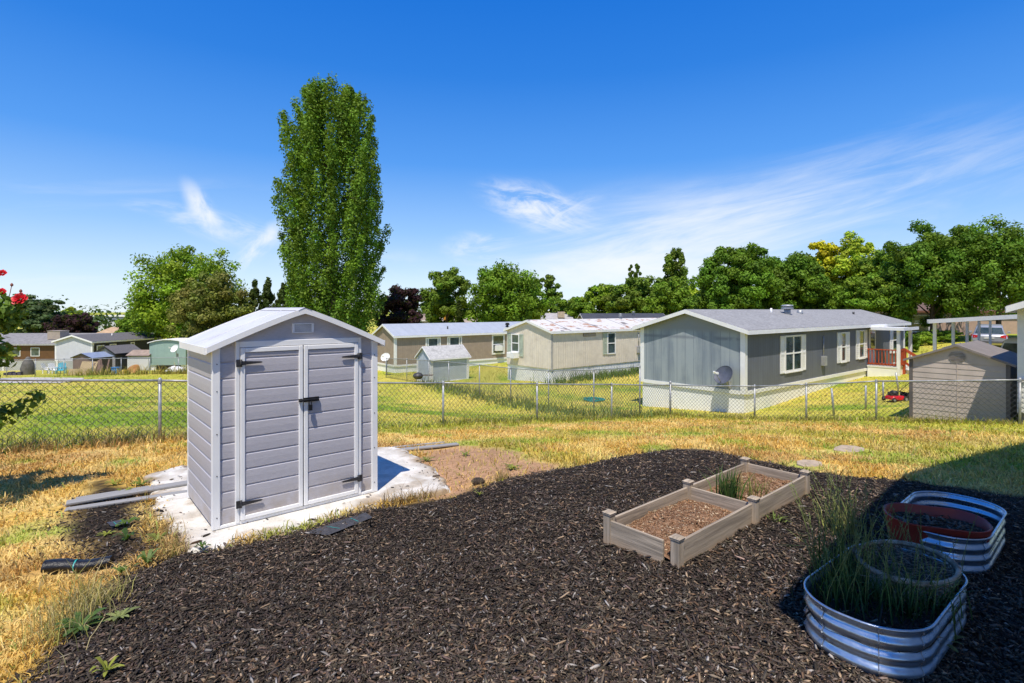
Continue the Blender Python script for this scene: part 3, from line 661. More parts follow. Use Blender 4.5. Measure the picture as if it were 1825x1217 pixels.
P3 = [(4.7, 19.6), (3.3, 21.5), (1.68, 24.5), (-.07, 27.2), (-1.8, 29.5), (-3.8, 32), (-5.4, 34.6), (-7.4, 37.5), (-9.5, 40.2)]
P3Z = [AT(1148, 653, 19.6).z, AT(1058, 659, 21.5).z, AT(978, 660.5, 24.5).z, AT(910, 656, 27.2).z, AT(854, 650, 29.5).z, AT(800, 645, 32).z, AT(764, 642, 34.6).z, AT(727, 640, 37.5).z, AT(692, 638, 40.2).z]
fence('chain_link_fence', 'taller chain link fence running away from the grey home to the brown home', [(x, y, z) for (x, y), z in zip(P3, P3Z)], .15, .006, .028)
P4 = [((px - CX) / F * 44, 44, AT(px, 641 - (px - 12) * .013, 44).z) for px in (-40, 12, 63, 114, 165, 216, 267, 318, 369)]
fence('chain_link_fence', 'distant chain link fence in front of the sheds at far left', P4, .2, .005, .03)
for i, (px, y0, y1, lean, Y) in enumerate([(1487, 692, 741, .10, 18.2), (1543, 687, 736, .0, 19), (1574, 680, 719, 0, 20.5), (1602, 664, 706, .1, 22)]):
    b = AT(px, y1, Y); a = AT(px - lean * 50, y0, Y); zg = gz(b.x, b.y) - .1
    o = MB().tube([(b.x - b.x, 0, zg - b.z), (a.x - b.x, 0, a.z - b.z)], .035, 8).build('metal_post', GALV, None, loc=b)
    tag(o, ['short leaning metal stake in the grass, nearest the grey home front', 'upright metal stake left of the lawn mower', 'metal stake standing right behind the lawn mower', 'leaning metal stake by the porch steps of the grey home'][i], 'post', 'bare metal stakes in the neighbouring lawn')

# ------------------------------------------------------------------ grey plastic shed
SG = (.50, .48, .515)
def plastic(name, col, axis_stretch):
    m, t, b = newmat(name); tc = t.n('ShaderNodeTexCoord').outputs['Object']
    g = t.noise(tc, 22, 5, .7, .3, axis_stretch)
    c = t.mix(t.rng(g, .3, .7), tuple(x * .89 for x in col), tuple(x * 1.07 for x in col))
    c = t.mix(t.m('MULTIPLY', t.rng(t.noise(tc, 1.4, 6, .7, .4), .5, .8), .35), c, (.42, .38, .34))
    sp = t.n('ShaderNodeSeparateXYZ'); t.put(sp.inputs[0], tc)
    c = t.mix(t.m('MULTIPLY', t.rng(sp.outputs[2], .45, .0), t.m('MULTIPLY', t.rng(t.noise(tc, 5, 6, .75), .3, .7), .85)), c, (.40, .34, .28))
    t.put(b.inputs['Base Color'], c); b.inputs['Roughness'].default_value = .48; bump(t, b, g, .35, .004); return m
PLX = plastic('shed_plastic', SG, (1, 1, 9)); 
shed = thing('storage_shed', 'grey plastic garden shed with white trim and closed double doors on a concrete pad', 'shed', (-3.06, 5.46, 0), math.atan2(.656, .755))
SW, SDp, SHt = 1.81, 1.27, 1.85; RIDGE = 2.235
def roofz(x, wall=True):                     # underside of the roof over the width
    u = abs(x - SW / 2) / (SW / 2 + .07); return RIDGE - .40 * (u ** 1.12)
def planks(m, x0, x1, z0, z1f, y, out=-1, p=.168, off=0):
    """lapped plank face in the xz plane at y; out: direction of the outside"""
    z = z0; k = 0
    xs = [x0 + (x1 - x0) * i / 12 for i in range(13)]
    rows = []
    top = max(z1f(x) for x in xs)
    zz = z0
    while zz < top + .001:
        for dz, dep in ((0, .0), (p * .06, .010), (p * .5, .012), (p * .9, .010), (p * .97, .0)):
            rows.append([(x, y + out * dep, min(zz + dz, z1f(x))) for x in xs])
        zz += p
    m.grid(rows, False)
m = MB()
front = MB(); planks(front, 0, .215, .03, lambda x: roofz(x), .02); planks(front, SW - .215, SW, .03, lambda x: roofz(x), .02)
front.box((0, .03, .03), (SW, .05, SHt))
gp = [(0.0, 1.84)] + [(SW * i / 14, roofz(SW * i / 14)) for i in range(0, 15)] + [(SW, 1.84)]
front.prism([(x, z) for x, z in gp if True], .012, .034, 'y')
front.build('front_wall', PLX, shed)
side = MB(); planks(side, 0, SDp, .03, lambda x: 1.83, 0); side.box((0, .012, .03), (SDp, .03, 1.83)); side.xform(Matrix.Translation((0, SDp, 0)) @ Matrix.Rotation(R(-90), 4, 'Z')); side.build('side_wall', PLX, shed)
side = MB(); planks(side, 0, SDp, .03, lambda x: 1.83, 0); side.xform(Matrix.Translation((SW, 0, 0)) @ Matrix.Rotation(R(90), 4, 'Z')); side.build('side_wall', PLX, shed)
bk = MB(); planks(bk, 0, SW, .03, lambda x: roofz(x), 0, 1); bk.xform(Matrix.Translation((0, SDp, 0))); bk.build('back_wall', PLX, shed)
for (cx, cy) in ((0, 0), (SW, 0), (0, SDp), (SW, SDp)):
    sx = 1 if cx == 0 else -1; sy = 1 if cy == 0 else -1
    m = MB(); m.box(sorted_a := (min(cx - sx * .014, cx + sx * .062), min(cy - sy * .014, cy + sy * .04), .0), (max(cx - sx * .014, cx + sx * .062), max(cy - sy * .014, cy + sy * .04), roofz(.03) - .005))
    post = m.build('corner_post', TRIM, shed, .006)
    if cy == 0:
        for z in (.12, .55, .98, 1.42, 1.7): MB().tube([(cx + sx * .03, -.018, z), (cx + sx * .03, -.008, z)], .006, 8).build('screw', DARK, post)
fr = MB(); fr.box((.205, -.02, .02), (.245, .03, 1.925)); fr.box((SW - .245, -.02, .02), (SW - .205, .03, 1.925)); fr.box((.245, -.02, 1.862), (SW - .245, .03, 1.925)); fr.box((.06, -.012, .0), (SW - .06, .03, .032))
fr.build('door_frame', TRIM, shed, .005)
HINGEM = mat('worn_black_hinge', (.035, .035, .04), .5, .2, var=.4, scale=30)
for k in (0, 1):
    x0, x1 = (.25, .899) if k == 0 else (.911, SW - .25)
    d = MB(); planks(d, x0 + .045, x1 - .045, .07, lambda x: 1.80, -.008); d.box((x0, .0, .04), (x1, .025, 1.855))
    door = d.build('door', PLX, shed)
    f = MB(); z0, z1 = .04, 1.857
    f.box((x0, -.032, z0), (x0 + .045, .0, z1)); f.box((x1 - .045, -.032, z0), (x1, .0, z1)); f.box((x0 + .045, -.031, z1 - .05), (x1 - .045, 0, z1)); f.box((x0 + .045, -.031, z0), (x1 - .045, 0, z0 + .045))
    f.build('door_border', TRIM, door, .006)
    for z in (.22, 1.70):
        h = MB(); xx = x0 + .0 if k == 0 else x1; s = 1 if k == 0 else -1
        h.box((min(xx - s * .045, xx + s * .012), -.046, z - .038), (max(xx - s * .045, xx + s * .012), -.032, z + .038))
        h.tube([(xx, -.047, z - .038), (xx, -.047, z + .038)], .009, 8)
        h.prism([(xx, z - .022), (xx + s * .2, z - .008), (xx + s * .215, z), (xx + s * .2, z + .008), (xx, z + .022)], -.046, -.034, 'y')
        for q in (.06, .12, .18): h.tube([(xx + s * q, -.05, z), (xx + s * q, -.044, z)], .006, 6)
        h.build('hinge', HINGEM, door)
lt = MB(); lt.box((.90, -.05, 1.215), (1.075, -.033, 1.265)); lt.tube([(.84, -.06, 1.24), (1.06, -.06, 1.24)], .011, 8); lt.box((.845, -.056, 1.222), (.885, -.034, 1.258)); lt.box((.86, -.066, 1.23), (.895, -.034, 1.25))
latch = lt.build('latch', BLACKM, shed, .003)
pk = MB(); pk.box((.945, -.085, 1.12), (.985, -.055, 1.185)); pk.tube([(.952, -.07, 1.185), (.952, -.07, 1.225), (.978, -.07, 1.225), (.978, -.07, 1.185)], .005, 6); pk.build('padlock', BLACKM, latch, .004)
v = MB(); vx0, vx1, vz0, vz1 = .79, 1.03, 2.0, 2.105; y = .012
v.box((vx0, y - .02, vz0), (vx1, y, vz0 + .012)); v.box((vx0, y - .02, vz1 - .012), (vx1, y, vz1)); v.box((vx0, y - .02, vz0 + .012), (vx0 + .022, y, vz1 - .012)); v.box((vx1 - .022, y - .02, vz0 + .012), (vx1, y, vz1 - .012))
for k in range(6): z = vz0 + .018 + k * .0125; v.box((vx0 + .022, y - .016, z), (vx1 - .022, y - .008, z + .006), (25, 0, 0))
vent = v.build('vent', mat('vent_plastic', (.85, .85, .9), .5), shed); MB().box((vx0 + .01, y - .006, vz0 + .008), (vx1 - .01, y - .002, vz1 - .008)).build('vent_screen', DARK, vent)
ROOFM = mat('shed_roof_plastic', (.66, .65, .67), .42, var=.06, dirt=(.45, .42, .4), dirtamt=.35, dscale=2.5, bmp=.15, bscale=120)
for sgn in (-1, 1):
    m = MB(); rows = []
    us = [0, .05, .12, .25, .4, .55, .7, .85, 1.0]; ys = [-.065, -.063, .02, .3, .6, .85, 1.1, 1.31, 1.33]
    for u in us:
        x = SW / 2 + sgn * u * (SW / 2 + .075); z = RIDGE - .40 * (u ** 1.12)
        rows.append((x, z))
    top = [[(x, yy, z + .035 + (.006 if k in (0, 8) else 0)) for yy in ys] for k, (x, z) in enumerate(rows)]
    bot = [[(x, yy, z) for yy in ys] for x, z in rows]
    m.grid(top); m.grid(bot); 
    for r in (0, len(ys) - 1): m.grid([[t_[r] for t_ in top], [b_[r] for b_ in bot]], False)
    m.grid([top[-1], bot[-1]], False)
    rp = m.build('roof_panel', ROOFM, shed)
    f = MB()
    for yy in (-.08, 1.33):
        rw = [[(x, yy, z - .018), (x, yy, z + .044), (x, yy + .016, z + .044), (x, yy + .016, z - .018)] for x, z in rows]; f.grid(rw, False, True)
        f.add(rw[-1], [(0, 1, 2, 3)])
    ex, ez = rows[-1]; f.box((min(ex, ex + sgn * .014), -.064, ez - .03), (max(ex, ex + sgn * .014), 1.33, ez + .045))
    f.build('fascia', TRIM, rp)
    s = MB(); 
    for yy in (.5,): s.grid([[(x, yy, z + .0365), (x, yy + .012, z + .041), (x, yy + .024, z + .0365)] for x, z in rows], False)
    s.build('seam', ROOFM, rp)
rc = MB(); rc.grid([[(SW / 2 - .075, yy, RIDGE + .018), (SW / 2 - .05, yy, RIDGE + .032), (SW / 2, yy, RIDGE + .052), (SW / 2 + .05, yy, RIDGE + .032), (SW / 2 + .075, yy, RIDGE + .018)] for yy in (-.085, .3, .9, 1.35)]); rc.build('ridge_cap', ROOFM, shed)

# ------------------------------------------------------------------ raised wooden bed
def wood(name, st, col=(.40, .325, .245), warm=(.48, .31, .17)):
    m, t, b = newmat(name); tc = t.n('ShaderNodeTexCoord').outputs['Object']
    g = t.noise(tc, 9, 7, .68, .6, st); g2 = t.noise(tc, 40, 4, .7, .2, st)
    c = t.mix(t.rng(g, .32, .68), tuple(x * .62 for x in col), tuple(x * 1.3 for x in col))
    c = t.mix(t.m('MULTIPLY', t.rng(g2, .55, .75), .5), c, (.09, .07, .055))
    sp = t.n('ShaderNodeSeparateXYZ'); t.put(sp.inputs[0], tc)
    lowmask = t.m('MULTIPLY', t.rng(t.m('ADD', sp.outputs[2], t.m('MULTIPLY', t.noise(tc, 4, 4, .6), .14)), .20, .05), .75)
    c = t.mix(lowmask, c, warm)
    t.put(b.inputs['Base Color'], c); b.inputs['Roughness'].default_value = .85; bump(t, b, g2, .5, .006); return m
WX = wood('weathered_cedar_along', (.12, 3, 3)); WY = wood('weathered_cedar_across', (3, .12, 3)); WZ = wood('weathered_cedar_post', (4, 4, .15))
bed = thing('raised_garden_bed', 'weathered two section wooden raised bed with capped corner posts on the mulch', 'planter', (1.24, 4.0, .28), math.atan2(.659, .752))
BL, BW, BH = 2.46, .64, .235
m = MB(); m.box((.045, -.012, -.06), (1.215, .012, BH)); m.build('board', WX, bed, .003)
m = MB(); m.box((1.275, -.014, -.06), (BL - .03, .010, BH + .002)); m.build('board', WX, bed, .003)
m = MB(); m.box((.03, BW - .012, -.06), (1.21, BW + .012, BH - .012)); m.build('board', WX, bed, .003)
m = MB(); m.box((1.27, BW - .01, -.06), (BL - .03, BW + .014, BH - .01)); m.build('board', WX, bed, .003)
m = MB(); m.box((-.03, .105, -.06), (-.006, BW - .03, BH - .012)); m.build('board', WY, bed, .003)
m = MB(); m.box((1.23, .03, -.06), (1.254, BW - .03, BH - .008)); m.build('board', WY, bed, .003)
m = MB(); m.box((BL - .012, .03, -.06), (BL + .012, BW - .03, BH - .006)); m.build('board', WY, bed, .003)
for (x, yv) in ((0, 0), (1.245, -.01), (BL, 0), (0, BW), (1.24, BW), (BL, BW)):
    m = MB(); h = .262 + rng.uniform(-.006, .004)
    for a, b_ in ((-.036, -.014), (-.011, .012), (.015, .036)): m.box((x + a, yv - .036, -.12), (x + b_, yv + .036, h))
    m.box((x - .03, yv - .03, -.12), (x + .03, yv + .03, h - .004))
    po = m.build('post', WZ, bed, .002)
    c = MB(); cz = h
    for (s, z0, z1) in ((.042, cz, cz + .016),): c.box((x - s, yv - s, z0), (x + s, yv + s, z1))
    c.grid([[(x - .046, yv - .046, cz + .018), (x + .046, yv - .046, cz + .018), (x + .046, yv + .046, cz + .018), (x - .046, yv + .046, cz + .018)], [(x - .025, yv - .025, cz + .030), (x + .025, yv - .025, cz + .030), (x + .025, yv + .025, cz + .030), (x - .025, yv + .025, cz + .030)]], False, True)
    c.add([(x - .025, yv - .025, cz + .030), (x + .025, yv - .025, cz + .030), (x + .025, yv + .025, cz + .030), (x - .025, yv + .025, cz + .030)], [(0, 1, 2, 3)])
    c.build('post_cap', WX, po, .003)
m, t, b = newmat('bed_soil'); tc = t.n('ShaderNodeTexCoord').outputs['Object']
c = t.mix(t.rng(t.noise(tc, 14, 6, .7), .35, .65), (.20, .105, .055), (.40, .23, .13)); vo = t.n('ShaderNodeTexVoronoi'); t.put(vo.inputs['Vector'], tc); vo.inputs['Scale'].default_value = 60
c = t.mix(t.rng(vo.outputs[0], .16, .08), c, (.55, .48, .38)); t.put(b.inputs['Base Color'], c); b.inputs['Roughness'].default_value = .95; bump(t, b, t.noise(tc, 70, 5, .7), .9, .02); SOILM = m
def soilmesh(name, x0, x1, y0, y1, z, parent, amp, slopef, n=46):
    rows = [[(x0 + (x1 - x0) * i / n, y0 + (y1 - y0) * j / n, z + slopef(i / n, j / n) + amp * float(fbm((x0 + (x1 - x0) * i / n) * 9 + 3, (y0 + (y1 - y0) * j / n) * 9, 44) - .5)) for i in range(n + 1)] for j in range(n + 1)]
    return MB().grid(rows).build(name, SOILM, parent, fix=False)
def bedz(i, j): return .10 * math.exp(-((i - .45) ** 2 * 5 + (j - .45) ** 2 * 3)) + .02 * i
s1 = soilmesh('soil', -.015, 1.235, .0, BW, .075, bed, .05, bedz); s2 = soilmesh('soil', 1.25, BL, 0, BW, .10, bed, .05, lambda i, j: .03 * i)
def bedchips(par, x0, x1, z, sl, n):
    p = np.stack([rng.uniform(x0, x1, n), rng.uniform(.02, BW - .02, n)], -1)
    zz = np.array([z + sl((a - x0) / (x1 - x0), b_ / BW) for a, b_ in p]) + .05 * (fbm(p[:, 0] * 9 + 3, p[:, 1] * 9, 44) - .5) + .003
    k = rng.uniform(0, 1, n); cc = np.where((k > .74)[:, None], np.array([.50, .37, .24]), np.array([.26, .14, .075])) * rng.uniform(.5, 1.3, (n, 1))
    L = np.exp(rng.normal(math.log(.011), .5, n)); o = chips('crumbs', p, zz, L, L * .5, L * .35, cc, .5, par); return o
bedchips(s1, 0, 1.22, .075, bedz, 5200); bedchips(s2, 1.26, 2.44, .10, lambda i, j: .03 * i, 3500)
bedM = bed.matrix_world if False else Matrix.Translation(bed.location) @ Matrix.Rotation(bed.rotation_euler.z, 4, 'Z')
def plant(name, label, cat, loc, n, spread, h, w, cols, lean, group=None, flop=.6, head=None):
    p = rng.normal(0, spread, (n, 2)); cc = np.array(cols)[rng.integers(0, len(cols), n)] * rng.uniform(.7, 1.3, (n, 1))
    H = h * rng.uniform(.55, 1.1, n)
    root = thing(name, label, cat, loc, 0, group)
    blades('leaves', p, np.full(n, -.02), H, np.full(n, w) * rng.uniform(.7, 1.3, n), cc, lean, root, curl=flop)
    if head:                                              # stems with seed heads
        ns_ = head; V = []; q = []; col_ = []
        pp = rng.normal(0, spread, (ns_, 2)); st = MB()
        for i in range(ns_):
            a = rng.uniform(0, 6.28); hh = h * rng.uniform(.9, 1.75); l = hh * rng.uniform(.05, .45)
            pts = [Vector((pp[i, 0] + math.cos(a) * l * (u ** 1.7), pp[i, 1] + math.sin(a) * l * (u ** 1.7), hh * u * (1 - .12 * u * l / hh))) for u in (0, .35, .7, 1)]
            st.tube(pts, [.0028, .0024, .002, .0014], 4)
            for s in range(9):
                u = .68 + .32 * s / 9; base = pts[2].lerp(pts[3], (u - .7) / .3) if u > .7 else pts[2]
                d = Vector((rng.normal(0, 1), rng.normal(0, 1), 1.2)).normalized(); e = d.cross(Vector((0, 0, 1))).normalized() * .004
                st.add([base - e, base + d * .022, base + e, base + d * .012 + Vector((0, 0, .002))], [(0, 1, 2), (0, 3, 2)])
        st.build('seed_stems', STEMM, root, fix=False)
    return root
STEMM = mat('grass_stem', (.16, .19, .05), .7, var=.4)
GB = [(.07, .13, .03), (.10, .17, .035), (.05, .1, .025)]
plant('leafy_clump', 'upright green iris like clump at the left of the rear bed section', 'plant', bedM @ Vector((1.46, .34, .11)), 85, .05, .36, .016, GB + [(.13, .18, .06)], .22)
plant('leafy_clump', 'thin yellow green grass clump in the middle of the rear bed section', 'plant', bedM @ Vector((1.78, .27, .11)), 70, .10, .26, .007, [(.22, .26, .05), (.14, .2, .04), (.36, .3, .1)], .45)
plant('weed', 'small weed sprouting against the outside of the front bed board', 'weed', (2.42, 4.86, gz(2.42, 4.86) + .03), 26, .035, .12, .018, [(.16, .22, .05), (.25, .28, .07)], .8)

# ------------------------------------------------------------------ corrugated metal beds
m, t, b = newmat('zinc_sheet'); tc = t.n('ShaderNodeTexCoord').outputs['Object']
n = t.noise(tc, 5, 6, .7); t.put(b.inputs['Base Color'], t.mix(t.rng(n, .3, .7), (.44, .51, .60), (.60, .67, .76))); b.inputs['Metallic'].default_value = .92
sp = t.n('ShaderNodeSeparateXYZ'); t.put(sp.inputs[0], tc); gr_ = t.m('MULTIPLY', t.rng(t.m('ADD', sp.outputs[2], t.m('MULTIPLY', t.noise(tc, 6, 6, .75), .16)), .19, .03), .8)
t.put(b.inputs['Metallic'], t.m('SUBTRACT', .92, gr_)); src = b.inputs['Base Color'].links[0].from_socket; t.put(b.inputs['Base Color'], t.mix(gr_, src, (.10, .085, .07)))
t.put(b.inputs['Roughness'], t.m('ADD', t.rng(t.noise(tc, 9, 5, .7), .3, .7, .24, .40), t.m('MULTIPLY', gr_, .4))); bump(t, b, t.noise(tc, 7, 3, .5), .25, .03); ZINC = m
def roundrect(a, b_, r, n=10):
    pts = []
    for (cx, cy, t0) in ((a - r, b_ - r, 0), (-a + r, b_ - r, 90), (-a + r, -b_ + r, 180), (a - r, -b_ + r, 270)):
        for k in range(n + 1): t_ = R(t0 + 90 * k / n); pts.append((cx + r * math.cos(t_), cy + r * math.sin(t_), math.cos(t_), math.sin(t_)))
    return pts
def tub(label, loc, rz, sink, soilz, darkc=True):
    root = thing('metal_garden_bed', label, 'planter', loc, rz); a, b_, r = .61, .315, .285; H = .31
    rr = roundrect(a, b_, r, 12); prof = []
    N = 64
    for k in range(N + 1):
        z = -sink + (H + sink) * k / N; ph = (H - z) / .078; s = .5 - .5 * math.cos(2 * math.pi * ph); prof.append((-.017 * (s ** 1.0), z))
    m = MB(); m.grid([[(x + nx_ * o_, y + ny_ * o_, z) for x, y, nx_, ny_ in rr] for o_, z in prof], True, True)
    shell = m.build('corrugated_wall', ZINC, root)
    e = MB(); e.tube([(x, y, H) for x, y, _, _ in rr], .008, 8, False, True); e.build('rim', ZINC, root)
    bo = MB()
    for i in (3, 9, 13 + 3, 13 + 9, 26 + 3, 26 + 9, 39 + 3, 39 + 9):
        x, y, nx_, ny_ = rr[i]
        for z in (H - .02, H - .078, H - .156, H - .234): bo.tube([(x + nx_ * -.002, y + ny_ * -.002, z), (x + nx_ * .006, y + ny_ * .006, z)], .006, 8)
        bo.tube([(x + nx_ * (.0035 + o_), y + ny_ * (.0035 + o_), z) for o_, z in prof], .0025, 4, False)
    bo.build('seam_bolts', mat('zinc_bolt', (.35, .36, .38), .4, .8), root)
    n = 30; rows = []
    for j in range(n + 1):
        f = j / n; rows.append([(x * f * .985, y * f * .975, soilz + .05 * float(fbm(x * f * 8 + 5, y * f * 8, 66) - .5)) for x, y, _, _ in rr])
    s = MB(); s.grid(rows, True, True); so_ = s.build('soil', MULSOIL, root, fix=False)
    k = 1500; q = rng.uniform(-1, 1, (k, 2)) * np.array([a, b_]); q = q[(np.abs(q[:, 0]) / a) ** 4 + (np.abs(q[:, 1]) / b_) ** 4 < .75]; k = len(q)
    L = np.exp(rng.normal(math.log(.035), .6, k)); cc = np.array([.05, .038, .03]) * rng.uniform(.4, 1.6, (k, 1)); w_ = rng.uniform(0, 1, k) > .8; cc[w_] = np.array([.32, .27, .2]) * rng.uniform(.5, 1.2, (w_.sum(), 1))
    chips('litter', q, soilz + .05 * (fbm(q[:, 0] * 8 + 5, q[:, 1] * 8, 66) - .5) + .004, L, np.clip(L * .25, .003, .012), L * .1, cc, .4, so_)
    return root
m, t, b = newmat('dark_soil'); tc = t.n('ShaderNodeTexCoord').outputs['Object']; t.put(b.inputs['Base Color'], t.mix(t.rng(t.noise(tc, 25, 6, .7), .35, .65), (.03, .022, .017), (.09, .065, .045))); b.inputs['Roughness'].default_value = .95; bump(t, b, t.noise(tc, 60, 5, .7), .9, .03); MULSOIL = m
T1 = Vector((2.295, 3.27, .285)); TA = math.atan2(.625, .78)
tub('corrugated metal raised bed full of weeds, nearest the camera', T1, TA, .06, .19)
T2 = Vector((3.615, 4.42, .265)); TA2 = math.atan2(.65, .76)
tub('corrugated metal raised bed holding the red oval planter, farther from the camera', T2, TA2, .06, .17)
# woven basket in the near bed
m, t, b = newmat('basket_cane'); tc = t.n('ShaderNodeTexCoord').outputs['Object']; t.put(b.inputs['Base Color'], t.mix(t.rng(t.noise(tc, 14, 5, .7), .35, .65), (.18, .13, .085), (.46, .38, .28))); b.inputs['Roughness'].default_value = .8; CANE = m
bk = thing('wicker_basket', 'frayed pale wicker basket of dead stems sunk in the near metal bed', 'basket', (2.56, 3.46, .285 + .12), TA)
m = MB(); nst = 34
for lv in range(13):
    z = .0 + lv * .017; pts = []
    for k in range(nst * 2):
        t_ = 2 * math.pi * k / (nst * 2); o_ = .006 * (1 if (k + lv) % 2 else -1); rr_ = 1 + .05 * lv / 13
        pts.append(((.30 * rr_ + o_) * math.cos(t_), (.235 * rr_ + o_) * math.sin(t_), z + rng.normal(0, .002)))
    m.tube(pts, .010, 5, False, True)
m.build('weave', CANE, bk)
MB().lathe([(1, .0), (1.045, .222)], 40, (0, 0, 0), .293, .228).build('lining', mat('cane_dark', (.12, .085, .055), .9, var=.4, scale=14), bk, fix=False)
m = MB()
for k in range(nst): t_ = 2 * math.pi * k / nst; m.tube([(.30 * math.cos(t_), .235 * math.sin(t_), -.02), (.318 * math.cos(t_), .249 * math.sin(t_), .225 + rng.uniform(0, .02))], .005, 5)
m.build('stakes', CANE, bk)
m = MB()
for o_ in range(4):
    pts = []
    for k in range(60): t_ = 2 * math.pi * k / 60; f = 1.06 + .02 * math.sin(9 * t_ + o_ * 1.6); pts.append((.31 * f * math.cos(t_), .243 * f * math.sin(t_), .222 + .008 * math.cos(9 * t_ + o_ * 1.6)))
    m.tube(pts, .011, 5, False, True)
for k in range(90):
    t_ = rng.uniform(0, 6.28); p = Vector((.31 * math.cos(t_), .243 * math.sin(t_), .2)); d = Vector((rng.normal(0, .07), rng.normal(0, .07), rng.uniform(-.05, .05))); m.tube([p, p + d], .002, 4)
m.build('rim', CANE, bk)
rows = [[(.29 * f / 12 * math.cos(6.2832 * k / 30), .228 * f / 12 * math.sin(6.2832 * k / 30), .185 + .03 * float(fbm(f * .7, k * .6, 3) - .5)) for k in range(30)] for f in range(13)]
sx_ = MB().grid(rows, True, True).build('soil', MULSOIL, bk, fix=False)
k = 420; a_ = rng.uniform(0, 6.28, k); r_ = np.sqrt(rng.uniform(0, 1, k)) * .95; q = np.stack([.28 * r_ * np.cos(a_), .22 * r_ * np.sin(a_)], -1); L = np.exp(rng.normal(math.log(.06), .5, k)); cc = np.array([.30, .25, .19]) * rng.uniform(.3, 1.3, (k, 1))
chips('dead_stems', q, .19 + rng.uniform(0, .03, k), L, np.full(k, .004), np.full(k, .003), cc, .25, sx_)
# red planter
rp = thing('oval_planter', 'rust red oval planter of dry soil standing inside the far metal bed', 'planter', (3.33, 4.20, .265 + .10), R(-22)); rp.rotation_euler.x = R(4)
REDP = mat('red_plastic', (.30, .035, .022), .45, var=.15, dirt=(.2, .09, .06), dirtamt=.4, dscale=4)
m = MB(); oo = roundrect(.335, .21, .19, 9); prof = [(-.05, 0), (-.045, .002), (-.02, .14), (0, .262), (.004, .27), (0, .275), (-.012, .27), (-.03, .16), (-.045, .1)]
m.grid([[(x + nx_ * o_, y + ny_ * o_, z) for x, y, nx_, ny_ in oo] for o_, z in prof], True, True); m.build('body', REDP, rp)
rows = [[(x * f / 14 * .93, y * f / 14 * .9, .205 + .05 * float(fbm(x * f * .7 + 2, y * f * .7, 9) - .5)) for x, y, _, _ in oo] for f in range(15)]
sx_ = MB().grid(rows, True, True).build('soil', MULSOIL, rp, fix=False)
k = 330; a_ = rng.uniform(0, 6.28, k); r_ = np.sqrt(rng.uniform(0, 1, k)) * .9; q = np.stack([.33 * r_ * np.cos(a_), .19 * r_ * np.sin(a_)], -1); L = np.exp(rng.normal(math.log(.03), .5, k)); cc = np.array([.16, .12, .09]) * rng.uniform(.3, 1.5, (k, 1))
lc = chips('litter', q, .215 + rng.uniform(0, .012, k), L, L * .3, L * .12, cc, .3, sx_)
# weeds of the near bed
DG = [(.05, .10, .022), (.08, .14, .03), (.12, .17, .05), (.035, .07, .018)]
def tubpt(x, y, z=.19): return T1 + Matrix.Rotation(TA, 3, 'Z') @ Vector((x, y, z))
plant('tall_weed', 'tall seeding grass catching the sun at the far left end of the near metal bed', 'weed', tubpt(.10, .24), 130, .10, .42, .008, DG + [(.22, .27, .07)], .55, head=34)
plant('tall_weed', 'dark weedy grass along the left wall inside the near metal bed', 'weed', tubpt(-.28, .16), 100, .09, .32, .008, DG, .5, head=12)
plant('tall_weed', 'dark weedy grass in the middle of the near metal bed before the basket', 'weed', tubpt(-.08, -.04), 130, .09, .3, .008, DG, .55, head=12)
plant('tall_weed', 'dark weedy grass along the right wall inside the near metal bed', 'weed', tubpt(.10, -.19), 90, .08, .28, .008, DG, .6, head=14)
plant('tall_weed', 'thin seed stems rising between the two metal beds', 'weed', tubpt(.66, .06, .06), 60, .09, .34, .006, DG, .5, head=22)
plant('tall_weed', 'tall sunlit weed in the mulch left of the near metal bed', 'weed', (*G(1500, 955), gz(*G(1500, 955)) + .02), 90, .09, .34, .007, [(.24, .28, .07), (.16, .21, .05), (.32, .32, .10)], .6, head=26)
# ------------------------------------------------------------------ small things on the ground
def PX(px, py, lift=0): x, y = G(px, py); return Vector((x, y, gz(x, y) + lift))
DECKM = wood('grey_decking', (.2, 4, 4), (.30, .30, .31), (.30, .29, .28))
def plank(label, a, b, w, h, la=0, lb=0, group='grey boards left beside the shed'):
    p = PX(*a, la + h / 2); q = PX(*b, lb + h / 2); d = q - p; o = MB()
    L = d.length; n = 8
    o.box((0, -w / 2, -h / 2), (L, w / 2, h / 2)); o.box((.0, -w / 2 + .012, -h / 2 - .012), (L, -w / 2 + .03, -h / 2 + .001)); o.box((.0, w / 2 - .03, -h / 2 - .012), (L, w / 2 - .012, -h / 2 + .001))
    ob = o.build('plank', DECKM, None, .004); ob.location = p; ob.rotation_euler = (0, -math.asin(d.z / L), math.atan2(d.y, d.x)); return tag(ob, label, 'plank', group)
plank('upper grey board sliding under the left side of the shed', (118, 903), (345, 868), .15, .025, .03, .06)
plank('lower front grey board in the pile left of the shed', (116, 911), (345, 879), .11, .022, .005, .02)
plank('short splintered grey board at the back of the left pile', (135, 893), (330, 862), .12, .02, .012, .02)
plank('grey board lying behind the shed at its right, nearest the pad', (640, 812), (816, 795), .14, .024, .02, .03)
plank('narrow grey board behind the others at the right of the shed', (640, 805), (792, 791), .07, .022, .01, .02)
